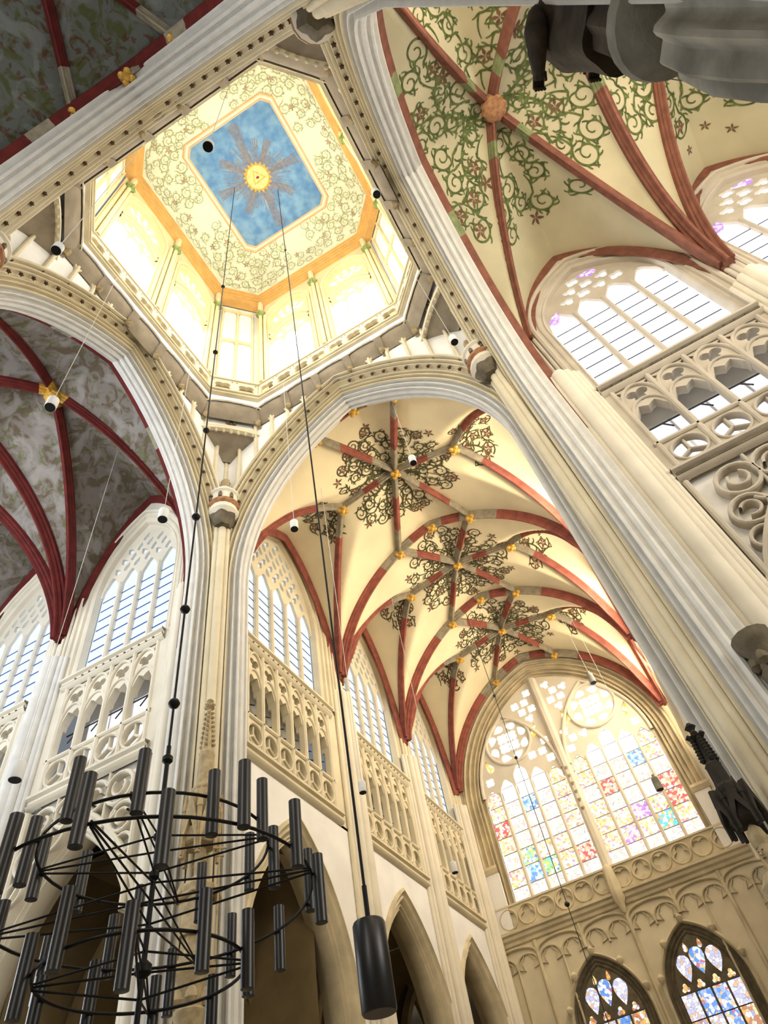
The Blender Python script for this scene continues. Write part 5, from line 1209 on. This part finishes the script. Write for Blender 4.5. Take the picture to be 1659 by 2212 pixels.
def beaded_cord(x, y, z0, z1, beads, label, m='black_metal', r=0.018):
    root = thing('beaded_cord', (x, y, z0), label, 'cord')
    mb = MB(); mb.tube([(x, y, z0), (x, y, z1)], r, 6); mb.build('cord', m, root)
    for z, s in beads:
        mb = MB(); mb.lathe((x, y, z), [(0.02, -s), (s * 0.75, -s * 0.6), (s, 0), (s * 0.75, s * 0.6), (0.02, s)], 14); mb.build('bead', m, root)
beaded_cord(-1.40, -0.22, 7.2, 42.95, [(26.1, 0.07), (20.3, 0.075), (15.75, 0.08), (12.35, 0.085), (9.8, 0.085), (7.9, 0.085)], 'black beaded cord carrying the tube chandelier from the dome')
beaded_cord(0.60, 1.095, 4.9, 42.95, [(31.0, 0.05)], 'black cord carrying the thick cylinder pendant from the dome')
p = thing('cylinder_pendant', (0.60, 1.095, 3.85), 'thick black cylinder pendant hanging alone beside the pointed arcade', 'lamp')
mb = MB(); mb.lathe((0.60, 1.095, 3.85), [(0.17, 0.0), (0.185, 0.02), (0.185, 0.83), (0.17, 0.86), (0.03, 0.87)], 28); mb.build('cylinder', 'tube_black', p)
mb = MB(); mb.tube([(0.60, 1.095, 4.7), (0.60, 1.095, 5.1)], 0.03, 8); mb.build('stem', 'black_metal', p)
ev = at(1225, 1953, 11.0)
beaded_cord(ev.x, ev.y, 6.0, 27.2, [(11.0, 0.10), (17.0, 0.08), (20.3, 0.08)], 'thin dark cord with beads hanging before the great stained window', 'iron', 0.016)
# guy wire with white insulators across the choir vault
gw = thing('lamp_wire', (8, 0, 20), 'thin wire with three white rings across the choir vault', 'cord')
A_ = at(1270, 142, 16.0); B_ = at(1659, 204, 16.0)
mb = MB(); mb.tube([A_, B_], 0.010, 6); mb.build('wire', 'iron', gw)
for u, v, s in ((1309, 151, 0.05), (1405, 167, 0.06), (1531, 188, 0.08)):
    q = at(u, v, 16.0); mb = MB(); mb.lathe(q, [(0.02, -s), (s, -s * 0.6), (s, s * 0.6), (0.02, s)], 12); mb.build('ring', 'lamp_white', gw)
# chandelier of black tubes
CX, CY = -1.40, -0.22
ch = thing('tube_chandelier', (CX, CY, 3.6), 'large black chandelier of vertical tubes on three rings', 'chandelier')
mb = MB(); mb.tube([(CX, CY, 3.6), (CX, CY, 7.2)], 0.03, 10); mb.build('centre_rod', 'black_metal', ch)
for z, s in ((7.0, 0.07), (5.95, 0.06), (5.5, 0.06), (4.55, 0.09), (4.0, 0.07)):
    mb = MB(); mb.lathe((CX, CY, z), [(0.03, -s), (s, -s * 0.4), (s, s * 0.4), (0.03, s)], 12); mb.build('hub', 'black_metal', ch)
tube = MB(); tube.lathe((0, 0, 0), [(0.05, -0.37), (0.068, -0.365), (0.068, 0.365), (0.05, 0.37)], 16)
TUBE = tube.mesh('light_tube', 'tube_black')
# distance of the first ring is nearest overhead
for R, z, n, ph, tz in ((1.30, 5.75, 11, 0.15, (0.10, -0.10, 0.22)), (1.80, 5.20, 15, 0.05, (0.12, -0.15, 0.30, -0.05)), (1.05, 4.50, 10, 0.3, (0.0, 0.16, -0.14))):
    mb = MB(); c = [(CX + R * math.cos(2 * math.pi * i / 48), CY + R * math.sin(2 * math.pi * i / 48), z) for i in range(49)]; mb.tube(c, 0.018, 6, False); rg_ = mb.build('ring', 'black_metal', ch)
    for i in range(n):
        th = ph + 2 * math.pi * i / n; inst('light_tube', TUBE, (CX + (R + 0.075) * math.cos(th), CY + (R + 0.075) * math.sin(th), z + tz[i % len(tz)]), ch)
    for i in range(4):
        th = ph + 0.35 + math.pi / 2 * i; e = Vector((CX + R * math.cos(th), CY + R * math.sin(th), z))
        for dz in (-0.22, 0.22, 0.02):
            mb = MB(); mb.tube([(CX, CY, z + dz), e + Vector((0, 0, dz * 0.12))], 0.012, 6); mb.build('spoke', 'black_metal', ch)
